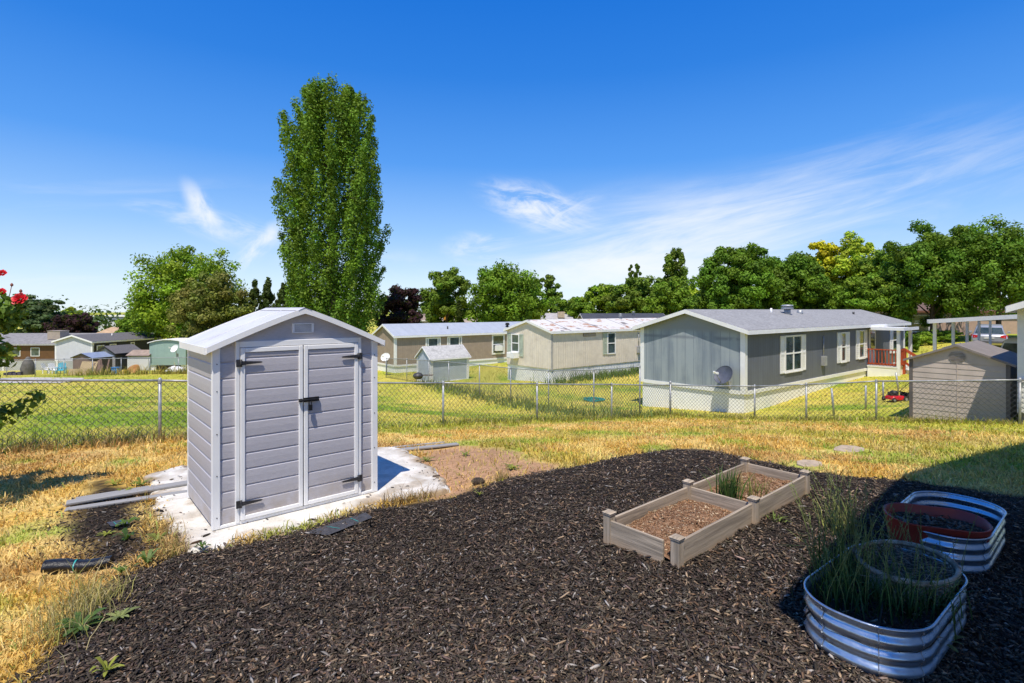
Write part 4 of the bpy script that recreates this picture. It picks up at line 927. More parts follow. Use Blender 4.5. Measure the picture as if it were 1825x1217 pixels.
# fabric roll
FAB = mat('landscape_fabric', (.012, .012, .014), .38, var=.3, scale=20, bmp=.6, bscale=60)
a = PX(80, 1022, .06); b = PX(198, 1008, .045); m = MB(); rows = []
d = (b - a); L = d.length; dx = d.normalized(); sd = Vector((-dx.y, dx.x, 0))
for i in range(25):
    f = i / 24; c = a.lerp(b, f) + sd * .02 * math.sin(f * 7) + Vector((0, 0, -.012 * math.sin(f * 3)))
    rows.append([c + (sd * math.cos(6.2832 * k / 18) * 1.15 + Vector((0, 0, 1)) * math.sin(6.2832 * k / 18) * .85) * (.06 - .014 * f + .012 * float(fbm(f * 14, k * .8, 3) - .5)) - a for k in range(18)])
m.grid(rows, True, True); m.add(rows[0], [list(range(18))]); m.add(rows[-1], [list(range(18))])
roll = m.build('fabric_roll', FAB, None, loc=a); tag(roll, 'crumpled black roll of landscape fabric on the dry grass at lower left', 'fabric roll')
TEAL = mat('teal_thread', (.02, .35, .33), .5)
m = MB(); r6 = rows[11]; m.grid([[p * 1.0 + (p - sum(r, Vector()) / 18).normalized() * .002 for p in r] for r in (rows[11], [p + dx * .012 for p in rows[11]])], False, True); m.build('teal_stripe', TEAL, roll)
def fabric(label, pts, group=None):
    w = [PX(px, py, .047) for px, py in pts]; c = sum(w, Vector()) / len(w); m = MB(); n = 10
    p = [q - c for q in w]
    rows = [[(p[0].lerp(p[1], i / n)).lerp(p[3].lerp(p[2], i / n), j / 6) + Vector((0, 0, .012 * float(fbm(i * .6, j * .9, 5) - .5))) for i in range(n + 1)] for j in range(7)]
    o = m.grid(rows).build('fabric_sheet', mat('fabric_grey', (.05, .05, .058), .6, var=.3, scale=20), None, loc=c, fix=False); tag(o, label, 'fabric', group)
    s = MB()
    for k in (3, 7): s.grid([[r[k] + Vector((0, 0, .003)), r[k] + Vector((.006, .0, .003)) + (r[k + 1] - r[k]) * .08] for r in rows[1:-1]], False)
    s.build('teal_thread', TEAL, o, fix=False)
fabric('bare strip of grey landscape fabric at the mulch edge before the shed doors', [(540, 958), (652, 921), (664, 930), (585, 962)])
fabric('small exposed scrap of grey fabric in the bare patch left of the pad', [(190, 938), (222, 934), (232, 941), (198, 946)])
# stepping stones
STONE = mat('paver', (.42, .33, .24), .9, var=.2, scale=12, bmp=.5, bscale=40)
for (px, py, w, d_, lab) in ((1514, 803, .62, .42, 'flat tan paving stone set in the lawn, the farther one'), (1442, 829, .42, .28, 'small tan paving stone touching the mulch behind the wooden bed')):
    p = PX(px, py, .0); pts = [(w / 2 * math.cos(k * .785 + .2) * rng.uniform(.85, 1.1), d_ / 2 * math.sin(k * .785 + .2) * rng.uniform(.85, 1.1)) for k in range(8)]
    o = MB().prism(pts, -.05, .035, 'z').build('paving_stone', STONE, None, .01, loc=p, rz=.6); tag(o, lab, 'paving stone')
# path slab in the field
sl_ = P((105, 683), (-5, 683), (-30, 675), (60, 673), (150, 674), (145, 679)); rows = None
o = MB().add([(x, y, gz(x, y) + .03) for x, y in sl_], [list(range(len(sl_)))]).build('path', mat('path_concrete', (.55, .5, .46), .9, bmp=.2)); tag(o, kind='structure')
# weeds
def weed(label, px, py, r, n, col, h=.5, cat='weed', lift=.01):
    p = PX(px, py, lift); root = thing('weed', label, cat, p, rng.uniform(0, 6), 'broad leaved weeds on the bare ground'); m = []; V = []; Fc = []; cols = []
    for i in range(n):
        a = 6.2832 * i / n + rng.normal(0, .3); L = r * rng.uniform(.5, .95); w = L * rng.uniform(.10, .17); up = h * rng.uniform(.4, 1.2); d = Vector((math.cos(a), math.sin(a), 0)); s = Vector((-d.y, d.x, 0)); b = len(V)
        for (f, wf) in ((0, .2), (.3, .8), (.65, 1), (.88, .55), (1, .0)):
            c = d * L * f + Vector((0, 0, L * up * math.sin(f * 2.2))); V += [tuple(c - s * w * wf), tuple(c + s * w * wf)]
        for k in range(4): Fc.append((b + 2*k, b + 2*k+1, b + 2*k+3, b + 2*k+2))
        cols += [np.array(col) * rng.uniform(.7, 1.3)] * 10
    fastmesh('leaves', V, Fc, LEAFNEAR, root, np.array(cols))
Y1 = (.30, .32, .05); G1 = (.12, .19, .035); G2 = (.06, .12, .03)
for lab, px, py, r, n, c, h in [
    ('yellow green weed just behind the left plank pile', 203, 865, .13, 14, Y1, .5), ('flat yellow weed touching the back of the planks', 218, 879, .15, 14, Y1, .35), ('weed beside the planks next to the pad', 252, 866, .17, 16, (.22, .26, .05), .5),
    ('upright green weed above the fabric scrap in the bare patch', 224, 940, .16, 12, G1, .8), ('dark green weed below the fabric scrap', 226, 964, .14, 14, G2, .8), ('pale low weed in the middle of the bare patch', 190, 955, .1, 12, Y1, .4),
    ('spiky long leaved weed right of the fabric roll', 262, 1008, .14, 9, (.14, .2, .06), .9), ('small green weed under the spiky one by the mulch edge', 216, 1031, .1, 11, G1, .7), ('weed clump at the left corner of the pad', 281, 966, .13, 14, (.25, .28, .06), .6),
    ('dark green weed growing on the pad before the shed corner', 360, 978, .10, 10, G2, .7), ('pale weed lying on the mulch near the left edge', 214, 1112, .13, 12, (.26, .3, .1), .35), ('large green weed mat at the left edge of the mulch', 142, 1130, .17, 16, (.10, .17, .04), .4),
    ('tiny yellow weed in the mulch right of the pad', 854, 890, .08, 9, Y1, .9), ('yellow green weed at the edge of the bare dirt', 913, 838, .17, 16, (.28, .3, .05), .5), ('green weed in the middle of the bare dirt patch', 830, 813, .14, 14, (.2, .25, .05), .6), ('low weed beside the right hand boards', 760, 822, .16, 14, (.25, .26, .06), .4),
    ('long pale leaved weed beside the right wall of the near metal bed', 1680, 1160, .16, 8, (.2, .24, .10), .3), ('small weed at the bottom edge of the mulch', 190, 1212, .12, 10, Y1, .7)]:
    weed(lab, px, py, r, n, c, h, lift=.045 if polydist(np.array([G(px, py)[0]]), np.array([G(px, py)[1]]), MULCH)[0] < 0 else .01)
# clod at the dirt edge
p = PX(852, 862, .03); m = MB(); rows = [[(.09 * math.sin(a) * math.cos(b_) * (1 + .5 * float(fbm(a * 2 + 3, b_ * 2, 4) - .5)), .06 * math.sin(a) * math.sin(b_), .05 * math.cos(a)) for b_ in np.linspace(0, 6.2832, 13)[:-1]] for a in np.linspace(.05, 3.1, 8)]
tag(m.grid(rows, True, True).build('clod', MULSOIL, None, loc=p), 'dark lump of soil at the edge of the bare dirt', 'clod')
# ------------------------------------------------------------------ rose bush at left edge
rb = thing('rose_bush', 'tall climbing rose bush with red blooms at the left edge of the yard', 'bush', (-6.85, 6.2, gz(-6.85, 6.2)))
cen, rad = crown_round(.72, 1.25, 1.35, 120, .5); cen = np.vstack([cen, rng.normal(0, .2, (22, 3)) + np.array([.2, -.1, .55]), rng.normal(0, .12, (18, 3)) + np.array([.66, .15, 2.25]), rng.normal(0, .14, (16, 3)) + np.array([.62, .1, 1.75]), rng.normal(0, .2, (14, 3)) + np.array([.5, .2, 1.1])]); rad = np.vstack([rad, np.full((70, 3), .15)])
cc = np.array([.17, .27, .04]) * rng.uniform(.5, 1.3, (len(cen), 1)); w_ = rng.uniform(0, 1, len(cen)) > .75; cc[w_] = np.array([.28, .32, .04]) * rng.uniform(.6, 1.1, (w_.sum(), 1))
leafcloud('foliage', cen, rad, 46, .085, cc, LEAFNEAR, rb, .4, up=.5)
m = MB()
for i in range(16):
    c = Vector(cen[rng.integers(0, len(cen))]); m.tube([(rng.normal(0, .1), rng.normal(0, .1), -.1), c * .5 + Vector((0, 0, .3)), c], [.02, .013, .006], 6)
m.build('cane', mat('rose_cane', (.10, .12, .04), .7), rb)
ROSE = mat('rose_petal', (.62, .012, .02), .5, var=.25, scale=30)
def rose(off, s, k=22):
    V = []; Fc = []; m = MB()
    for i in range(k):
        f = i / k; a = i * 2.4; r = s * (.12 + .55 * f); tilt = 1.35 - 1.25 * f; d = Vector((math.cos(a), math.sin(a), 0)); sd = Vector((-d.y, d.x, 0)); up = Vector((0, 0, 1)); rows = []
        for u in np.linspace(0, 1, 5):
            c = d * r * .6 + (d * math.cos(tilt) + up * math.sin(tilt)) * s * .55 * u + d * s * .12 * u * u; w = s * (.16 + .30 * f) * math.sin(.5 + 2.1 * u)
            rows.append([c + sd * w * q + d * -.25 * w * q * q for q in (-1, -.5, 0, .5, 1)])
        m.grid(rows)
    o = m.build('bloom', ROSE, rb, fix=False); o.location = Vector(off); o.rotation_euler = (R(62), 0, R(12)); return o
for (px, py, Y, s) in ((35, 533, 6.45, .085), (4, 487, 6.4, .05), (3, 520, 6.4, .05)): rose(AT(px, py, Y) - Vector(rb.location), s)
bd = MB()
for (px, py) in ((37, 519), (21, 508)): p = AT(px, py, 6.45) - Vector(rb.location); bd.lathe([(0, -.02), (.014, -.008), (.016, .006), (.008, .02), (0, .028)], 8, p); bd.tube([p, p + Vector((-.05, .02, -.14)), p + Vector((-.16, .03, -.22))], .004, 5)
bd.build('bud', mat('rose_bud', (.25, .08, .05), .6), rb)

# ------------------------------------------------------------------ buildings
DIRX = Vector((.776, .63, 0)).normalized(); RZ = math.atan2(DIRX.y, DIRX.x)
def window(par, x0, x1, z0, z1, face='front', y=0, t=.07, bars=('h',), m=TRIM, sill=False, side=-1):
    """window set in the long wall (plane y) or, face='gable', in the end wall (plane x=y)"""
    def Bx(mb, a0, a1, o0, o1, c0, c1):
        lo, hi = sorted((y + side * o0, y + side * o1))
        if face == 'front': mb.box((a0, lo, c0), (a1, hi, c1))
        else: mb.box((lo, a0, c0), (hi, a1, c1))
    f = MB(); Bx(f, x0, x0 + t, -.03, .045, z0, z1); Bx(f, x1 - t, x1, -.03, .045, z0, z1); Bx(f, x0 + t, x1 - t, -.03, .043, z1 - t, z1); Bx(f, x0 + t, x1 - t, -.03, .043, z0, z0 + t)
    if sill: Bx(f, x0 - .04, x1 + .04, .03, .06, z0 - .05, z0)
    for bq in bars:
        if bq == 'h': Bx(f, x0 + t, x1 - t, -.03, .038, (z0 + z1) / 2 - .03, (z0 + z1) / 2 + .03)
        elif bq == 'v': Bx(f, (x0 + x1) / 2 - .035, (x0 + x1) / 2 + .035, -.03, .040, z0 + t, z1 - t)
        else: q = z0 + (z1 - z0) * bq; Bx(f, x0 + t, x1 - t, -.03, .034, q - .015, q + .015)
    fo = f.build('window', m, par); g = MB(); Bx(g, x0 + t * .8, x1 - t * .8, -.035, .012, z0 + t * .8, z1 - t * .8); g.build('pane', GLASS, fo); return fo
def shutter(par, x0, x1, z0, z1, m, face='front', y=0, side=-1):
    s = MB()
    def Bx(a0, a1, o0, o1, c0, c1):
        lo, hi = sorted((y + side * o0, y + side * o1))
        if face == 'front': s.box((a0, lo, c0), (a1, hi, c1))
        else: s.box((lo, a0, c0), (hi, a1, c1))
    Bx(x0, x1, .0, .02, z0, z1); w = .05
    Bx(x0, x0 + w, .02, .035, z0, z1); Bx(x1 - w, x1, .02, .035, z0, z1)
    for q in (0, .48, .94): Bx(x0 + w, x1 - w, .02, .034, z0 + (z1 - z0) * q, z0 + (z1 - z0) * q + .07)
    n = 14
    for k in range(n): zz = z0 + (z1 - z0) * (k + .5) / n; Bx(x0 + w, x1 - w, .02, .027, zz - .02, zz + .015)
    return s.build('shutter', m, par)
def ribwall(m, a, b, z0, z1, out, pitch=.2, h=.012, topf=None):
    a = Vector(a); b = Vector(b); L = (b - a).length; d = (b - a) / L; n = int(L / pitch); o = Vector(out); lo = []; hi = []
    for k in range(n + 1):
        for f, dep in ((0, .006), (.28, .006), (.38, h + .006), (.62, h + .006), (.72, .006)):
            s = min(L, (k + f) * pitch); p = a + d * s + o * dep; lo.append((p.x, p.y, z0)); hi.append((p.x, p.y, topf(s) if topf else z1))
    m.grid([lo, hi], False)
def home(name, label, cat, loc, rz, L, Wd, sk, eave, rise, wallm, endm, roofm, skirtm, trimm=TRIM, ov=.28, group=None, trim=True, rib=False, fas=.16, ovx=None):
    ovx = ov if ovx is None else ovx
    h = thing(name, label, cat, loc, rz, group)
    zf = lambda y: eave + rise * (1 - abs(y - Wd / 2) / (Wd / 2))
    w = MB()
    if rib:
        ribwall(w, (0, 0), (L, 0), sk, eave, (0, -1)); 
    w.box((0, 0, sk - .02), (L, Wd, eave)); wl = w.build('wall', wallm, h)
    e = MB(); e.prism([(0.005, eave - .02), (Wd - .005, eave - .02), (Wd / 2, eave + rise - .02)], .005, L - .005, 'x')
    e.box((-.012, .012, sk - .015), (.0, Wd - .012, eave))
    e.prism([(0.012, eave), (Wd - .012, eave), (Wd / 2, eave + rise - .03)], -.012, .004, 'x')
    if rib: ribwall(e, (-.012, .02), (-.012, Wd - .02), sk, eave, (-1, 0), topf=lambda s: zf(s + .02) - .03)
    e.build('gable_wall', endm, h)
    s = MB(); s.box((.04, .04, -1.2), (L - .04, Wd - .04, sk - .02)); s.build('skirting', skirtm, h)
    r = MB(); th = .07; so_ = rise / (Wd / 2)
    for sg in (0, 1):
        y0 = -ov if sg == 0 else Wd + ov; z0 = eave - so_ * ov
        r.add([(-ovx, y0, z0), (L + ov, y0, z0), (L + ov, Wd / 2, eave + rise), (-ovx, Wd / 2, eave + rise), (-ovx, y0, z0 + th), (L + ov, y0, z0 + th), (L + ov, Wd / 2, eave + rise + th), (-ovx, Wd / 2, eave + rise + th)], [(0,1,2,3),(4,7,6,5),(0,4,5,1),(1,5,6,2),(0,3,7,4)])
    ro = r.build('roof', roofm, h, fix=False)
    tr = MB()
    for sg in (0, 1):
        y0 = -ov if sg == 0 else Wd + ov; z0 = eave - so_ * ov; q = 1 if sg == 0 else -1
        tr.box((-ovx, min(y0 - q * .02, y0 - q * .002), z0 - fas + .05), (L + ov, max(y0 - q * .02, y0 - q * .002), z0 + .05))
        for xx in (-ovx - .022, L + ov + .002):
            tr.add([(xx, y0, z0 - fas + .06), (xx, Wd / 2, eave + rise - fas + .06), (xx, Wd / 2, eave + rise + .06), (xx, y0, z0 + .06), (xx + .02, y0, z0 - fas + .06), (xx + .02, Wd / 2, eave + rise - fas + .06), (xx + .02, Wd / 2, eave + rise + .06), (xx + .02, y0, z0 + .06)], [(0,1,2,3),(4,7,6,5),(0,4,5,1),(3,2,6,7),(0,3,7,4)])
    tr.build('fascia', trimm, ro)
    if trim:
        c = MB(); w_ = .16
        for (x, y, sx, sy) in ((0, 0, 1, 1), (0, Wd, 1, -1), (L, 0, -1, 1)):
            c.box((min(x - sx * .035, x + sx * w_), min(y - sy * .035, y + sy * w_), sk - .06), (max(x - sx * .035, x + sx * w_), max(y - sy * .035, y + sy * w_), eave - .03))
        c.box((-.03, .16, sk - .09), (.0, Wd - .16, sk + .06)); c.box((.16, -.03, sk - .09), (L - .16, 0, sk + .06))
        c.build('corner_trim', trimm, h)
    return h
def pipe(par, x, y, z, r, h, cap=True, m=GALV):
    q = MB(); q.tube([(x, y, z - .1), (x, y, z + h)], r, 10)
    if cap: q.lathe([(r * 1.7, h - .12), (r * 1.9, h - .06), (r * 1.2, h + .02), (r * 1.9, h + .03), (r * 1.5, h + .1), (0, h + .12)], 12, (x, y, z))
    return q.build('roof_vent', m, par)
SH = mat('grey_shingle', (.30, .295, .29), .85, var=.25, scale=3, stretch=(1.5, 9, 9), bmp=.5, bscale=30, bstretch=(.6, 5, 5), dirt=(.19, .185, .18), dirtamt=.5, dscale=1.5)
GREYW = groovemat('grey_siding', (.135, .15, .185), 0, .2, .4, .6, .6, .1, (.13, .135, .15), .4, .06, (1, 1, .2))
m, t, b = newmat('streaked_grey_end'); tc = t.n('ShaderNodeTexCoord').outputs['Object']; sp = t.n('ShaderNodeSeparateXYZ'); t.put(sp.inputs[0], tc)
n = t.noise(tc, 1.3, 6, .6, .3, (3, 1.6, .16)); n2 = t.noise(tc, 1.6, 5, .6)  # long streaks of grazing light are painted into the end wall colour
c = t.mix(t.rng(n, .36, .62), (.21, .25, .295), (.33, .375, .405)); c = t.mix(t.m('MULTIPLY', t.rng(n2, .4, .7), .4), c, (.38, .415, .42))
gl = t.m('ABSOLUTE', t.m('SUBTRACT', t.m('FRACT', t.m('DIVIDE', sp.outputs[1], .405)), .5)); streak = t.m('MULTIPLY', t.rng(gl, .055, .0), t.rng(t.noise(tc, 2, 4, .6, 0, (1, 3, .4)), .3, .55))
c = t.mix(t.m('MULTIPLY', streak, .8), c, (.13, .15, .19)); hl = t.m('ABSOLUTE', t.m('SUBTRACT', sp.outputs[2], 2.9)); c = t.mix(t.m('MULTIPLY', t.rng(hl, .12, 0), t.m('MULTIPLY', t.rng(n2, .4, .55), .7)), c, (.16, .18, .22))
c = t.mix(t.rng(sp.outputs[2], 3.05, 3.3), c, (.25, .27, .28))
t.put(b.inputs['Base Color'], c); b.inputs['Roughness'].default_value = .65; ENDW = m
SKW = groovemat('white_skirting', (.92, .92, .91), 0, .2, .3, .85, .6, .03, (.7, .68, .64), .2, .06)
# grey home
gh = home('mobile_home', 'grey mobile home with white shuttered windows and shingle roof, nearest the fence', 'mobile home', (9.12, 20.9, -1.81), RZ, 20, 4.94, .81, 3.30, .72, GREYW, ENDW, SH, SKW)
for (a0, a1, z0, z1, sh) in ((3.44, 5.12, 1.36, 2.95, .42), (9.72, 10.37, 1.42, 2.93, .48), (12.2, 13.0, 1.46, 2.98, .42), (17.7, 18.7, 1.5, 2.98, .45)):
    window(gh, a0, a1, z0, z1, bars=('h', 'v') if a0 < 4 else ('h',), sill=True); shutter(gh, a0 - sh, a0 - .02, z0 - .03, z1 + .0, WHITE); shutter(gh, a1 + .02, a1 + sh, z0 - .03, z1, WHITE)
DOORM = mat('brown_door', (.10, .06, .045), .5)
d = MB(); d.box((13.75, -.03, .98), (14.75, .01, 3.0)); d.build('door', WHITE, gh); MB().box((13.92, -.045, 1.9), (14.58, -.031, 2.85)).build('door_pane', GLASS, gh)
rz_ = 3.30 + .72 * .55
pipe(gh, 7.6, 1.7, 3.30 + .5, .16, .42); pipe(gh, 9.2, 1.75, 3.83, .15, .22, False); pipe(gh, 6.4, 1.95, 3.9, .05, .25, False, WHITE); pipe(gh, 16, 1.5, 3.75, .06, .2, False, DARK)
pr = MB(); pr.box((13.1, -1.75, 3.02), (15.7, -.3, 3.1)); pr.box((13.1, -1.8, 2.98), (15.7, -1.751, 3.14)); pr.box((13.05, -1.8, 2.98), (13.099, -.3, 3.14)); pr.build('porch_roof', TRIM, gh)
pd = MB(); pd.box((13.3, -1.45, .96), (15.5, -.04, 1.04)); pd.box((13.32, -1.43, -.6), (15.48, -.06, .96)); pd.build('porch_deck', SKW, gh)
for x in (13.38, 15.42): MB().box((x - .07, -1.55, -.8), (x + .07, -1.41, 3.02)).build('porch_post', TRIM, gh)
REDW = mat('red_stained_wood', (.42, .075, .025), .6, var=.25, scale=6, stretch=(1, 1, .3))
rl = MB(); rl.bar((13.36, -.06, 1.92), (13.36, -1.41, 1.92), .12, .05); rl.bar((13.36, -.06, 1.14), (13.36, -1.41, 1.14), .05, .09)
for k in range(9): y = -.12 - k * .155; rl.box((13.335, y - .022, 1.1), (13.375, y + .022, 1.92))
rl.bar((13.45, -1.48, 1.92), (14.3, -1.48, 1.92), .05, .1); rl.bar((13.45, -1.48, 1.14), (14.3, -1.48, 1.14), .05, .09)
for k in range(6): rl.box((13.5 + k * .15, -1.5, 1.1), (13.54 + k * .15, -1.46, 1.92))
rl.bar((14.3, -1.48, 1.95), (14.3, -2.9, 1.0), .06, .14); rl.bar((14.3, -1.48, 1.25), (14.3, -2.9, .3), .06, .12); rl.box((14.24, -1.54, .3), (14.36, -1.42, 2.0)); rl.box((14.24, -2.96, -.3), (14.36, -2.84, 1.05))
for k in range(8): f = (k + .5) / 8; y = -1.48 - 1.42 * f; rl.box((14.28, y - .02, 1.2 - .95 * f), (14.32, y + .02, 1.93 - .95 * f))
rl.build('railing', REDW, gh)
st = MB()
for k in range(5): st.box((14.4, -1.5 - .28 * (k + 1), .82 - .19 * k - .06), (15.4, -1.5 - .28 * k, .82 - .19 * k)); st.box((14.42, -1.5 - .28 * (k + 1) + .01, -.6), (15.38, -1.5 - .28 * k - .01, .82 - .19 * k - .061))
st.build('porch_steps', WHITE, gh)
def onhome(h, v): return Matrix.Translation(h.location) @ Matrix.Rotation(h.rotation_euler.z, 4, 'Z') @ Vector(v)
# dish
def dish(label, wallpt, out, face, r=.33, colr=None, arm=.35, z_up=.0):
    """a dish on a bracket; face: direction the bowl looks to"""
    root = thing('satellite_dish', label, 'satellite dish', wallpt); f = Vector(face).normalized(); o = Vector(out).normalized() * arm + Vector((0, 0, z_up)); u = f.cross(Vector((0, 0, 1))).normalized(); w = u.cross(f).normalized(); c = o
    m = MB(); rows = []
    for k in range(8):
        q = r * k / 7; rows.append([c + u * q * 1.05 * math.cos(6.2832 * i / 28) + w * q * .98 * math.sin(6.2832 * i / 28) + f * (q * q / (3.2 * r)) for i in range(28)])
    m.grid(rows, True, True); m.tube(rows[-1], r * .022, 6, False, True); m.build('bowl', colr or mat('dish_grey', (.10, .11, .145), .5), root, fix=False)
    a = MB(); a.tube([(0, 0, -.25), o * .5 + Vector((0, 0, -.3)), o - f * .06], .028, 8); a.box((-.07, -.07, -.4), (.07, .07, -.1)); a.tube([c - w * r * .9, c + f * r * 1.25 - w * r * .35], .016, 6); a.build('arm', GALV, root)
    l = MB(); p = c + f * r * 1.3 - w * r * .3; l.bar(p - u * .1, p + u * .1, .07, .08); l.bar(p, p + f * .14, .05, .05); l.build('receiver', WHITE, root)
dish('grey satellite dish on the end wall of the grey mobile home', onhome(gh, (-.0, .62, 1.32)), (-.776, -.63, 0), (-.80, -.42, .5), .40, None, .34, .12)
def fitting(h, x, z, y=-.0, s=1):
    q = MB(); q.box((x, y - .16, z), (x + .3 * s, y - .001, z + .45 * s)); o_ = q.build('electric_meter', mat('meter_grey', (.33, .34, .35), .5), h); q = MB(); q.tube([(x + .15 * s, y - .05, z + .45 * s), (x + .15 * s, y - .05, z + 1.4)], .03, 8); q.build('conduit', GALV, h)
def gutter(h, L, Wd, eave, rise, ov, x0=0):
    z = eave - rise / (Wd / 2) * ov; q = MB(); q.prism([(-ov - .02, z + .04), (-ov - .13, z + .04), (-ov - .12, z - .05), (-ov - .05, z - .07), (-ov - .02, z - .07)], -ov, L + ov, 'x'); q.build('gutter', TRIM, h)
    q = MB(); q.tube([(x0, -ov - .07, z - .05), (x0, -.05, z - .3), (x0, -.05, .5)], .04, 8); q.build('downspout', TRIM, h)
fitting(gh, 7.3, 1.4); 
# beige home
BEI = mat('beige_ribbed_metal', (.74, .66, .56), .55, var=.06, dirt=(.33, .26, .2), dirtamt=.25)
RUST = mat('rusty_white_roof', (.66, .64, .60), .6, var=.08); t = NT(RUST.node_tree); b = RUST.node_tree.nodes['Principled BSDF']; tc = t.n('ShaderNodeTexCoord').outputs['Object']; sp = t.n('ShaderNodeSeparateXYZ'); t.put(sp.inputs[0], tc)
n = t.noise(tc, 1.1, 7, .72, .4, (.8, 1.4, 1)); c = t.mix(t.rng(n, .53, .60), (.68, .65, .60), (.42, .20, .09)); c = t.mix(t.rng(t.noise(tc, .8, 3, .5), .62, .68), c, (.25, .22, .2))
seam = t.m('ABSOLUTE', t.m('SUBTRACT', t.m('FRACT', t.m('DIVIDE', sp.outputs[0], 3.0)), .5)); c = t.mix(t.rng(seam, .018, .006), c, (.10, .09, .09)); t.put(b.inputs['Base Color'], c)
SKR = groovemat('torn_white_skirt', (.90, .90, .89), 0, .3, .4, .6, .6, .05, (.25, .24, .22), .35, .05)
bh = home('mobile_home', 'beige ribbed metal mobile home with rust patched white roof', 'mobile home', (2.43, 32.5, -2.08), RZ, 17, 4.4, .71, 3.01, .62, BEI, BEI, RUST, SKR, TRIM, .16, None, False, True, .14)
SAGE = mat('sage_shutter', (.42, .47, .38), .6)
window(bh, 3.05, 3.86, 1.55, 2.75, 'gable', -.03, bars=('h',)); shutter(bh, 2.64, 3.03, 1.3, 2.75, SAGE, 'gable', -.03); shutter(bh, 3.88, 4.27, 1.3, 2.75, SAGE, 'gable', -.03)
ac = MB(); ac.box((-.5, 3.1, 1.18), (-.03, 3.8, 1.56)); ac.box((-.515, 3.42, 1.22), (-.5, 3.76, 1.5)); ac.build('window_air_conditioner', WHITE, bh)
window(bh, 5.05, 5.9, 1.36, 2.82, y=-.02); shutter(bh, 4.62, 5.02, 1.36, 2.84, SAGE, y=-.02)
lv = MB(); lv.box((2.73, -.04, 2.62), (3.92, -.0, 2.83)); lv.build('wall_louver', mat('louver', (.16, .11, .08), .6), bh)
for z in (2.66, 2.72, 2.78): MB().box((2.76, -.05, z), (3.89, -.041, z + .025)).build('louver_slat', BEI, bh)
cb = MB(); cb.box((-.03, -.03, .66), (.06, .06, 3.0)); cb.build('corner_trim', mat('grey_corner', (.4, .38, .36), .6), bh)
pipe(bh, 9, 2.1, 3.6, .08, .35)
fitting(bh, 8.2, 1.3, -.03)
# brown home
BRN = groovemat('brown_siding', (.36, .28, .22), 0, .2, .3, .75, .7, .1, (.3, .23, .18), .3, .06); MROOF = groovemat('metal_roof', (.42, .45, .50), 0, .9, .25, .75, .4, .05, (.5, .52, .55), .4, .02)
br = home('mobile_home', 'brown mobile home with white trim and pale metal roof behind the blue shed', 'mobile home', (-9.66, 44, -2.97), RZ, 20, 3.9, .6, 3.1, .85, BRN, BRN, MROOF, SKW, TRIM, .2)
for (a0, a1, z0, z1) in ((2.86, 4.37, 1.75, 2.85), (5.04, 6.6, 1.75, 2.87)):
    window(br, a0, a1, z0, z1, bars=(), t=.13); MB().box((a0 + .2, -.02, z0 + .13), (a0 + .32, .0 - .0 + .012, z1 - .13)).build('window_mullion', TRIM, br); MB().box((a1 - .32, -.02, z0 + .13), (a1 - .2, .012, z1 - .13)).build('window_mullion', TRIM, br)
window(br, 9.99, 11.5, 1.0, 2.9, bars=('h',), t=.14); ac = MB(); ac.box((10.3, -.4, 1.35), (11.0, -.046, 1.85)); ac.build('window_air_conditioner', WHITE, br)
pipe(br, 5.6, .8, 3.4, .06, .35, False, DARK); pipe(br, 12.5, .8, 3.4, .12, .45, True, DARK)
dish('white satellite dish on a pole by the corner of the brown home', AT(689, 640, 42.5), (0, -1, .2), (-.2, -.8, .45), .36, WHITE, .25, .1)
MB().tube([(0, 0, -1.6), (0, 0, 0)], .04, 8).build('mast', GALV, bpy.data.objects['satellite_dish.001'])
# pale blue shed
BLU = groovemat('pale_blue_siding', (.46, .52, .60), 0, .3, .2, .85, .7, .08, (.45, .46, .47), .4, .04); LROOF = mat('worn_white_shingle', (.48, .47, .45), .9, var=.35, scale=4, stretch=(3, 8, 8), dirt=(.22, .21, .2), dirtamt=.6, dscale=3)
p = AT(768, 683, 36.5); bs = home('storage_shed', 'pale blue wooden shed with worn white shingle roof behind the second fence', 'shed', (p.x, p.y, gz(p.x, p.y) - .05), RZ, 3.1, 1.9, .05, 1.72, .72, BLU, BLU, LROOF, BLU, WHITE, .14, None, True, False, .08)
# grill by the shed
g = thing('barbecue_grill', 'dark round lidded barbecue grill on legs at the corner of the pale blue shed', 'grill', (AT(745, 683, 35.6).x, 35.6, gz(AT(745, 683, 35.6).x, 35.6)))
LIDM = mat('grill_enamel', (.05, .05, .055), .5, var=.4, scale=6, dirt=(.15, .13, .11), dirtamt=.6, dscale=4); MB().lathe([(0, .80), (.03, .80), (.03, .84), (.0, .84)], 8).build('lid_knob', GALV, g); MB().lathe([(0, .79), (.14, .78), (.26, .73), (.33, .64), (.35, .58)], 20).build('lid', LIDM, g); MB().lathe([(.345, .575), (.31, .46), (.2, .37), (0, .34)], 20).build('bowl', LIDM, g)
m = MB(); [m.tube([(.25 * math.cos(k * 2.09), .25 * math.sin(k * 2.09), .5), (.36 * math.cos(k * 2.09), .36 * math.sin(k * 2.09), -.05)], .02, 6) for k in range(3)]; m.build('leg', BLACKM, g); MB().box((.36, -.25, .6), (1.0, .25, .64)).build('side_table', mat('grill_shelf', (.2, .16, .13), .7), g)
# garden hose coil
p = PX(1059, 714, .03); m = MB(); pts = []
for k in range(120): a = k * .42; r = .30 + .20 * math.sin(k * .13) ** 2 + rng.normal(0, .012); pts.append((r * 1.1 * math.cos(a), r * math.sin(a), .02 + .05 * rng.uniform() + .02 * math.sin(a * .5)))
tag(m.tube(pts, .018, 6).build('garden_hose', mat('teal_hose', (.01, .28, .25), .4), None, loc=p), 'coiled turquoise garden hose lying in the grass beyond the fence', 'hose')
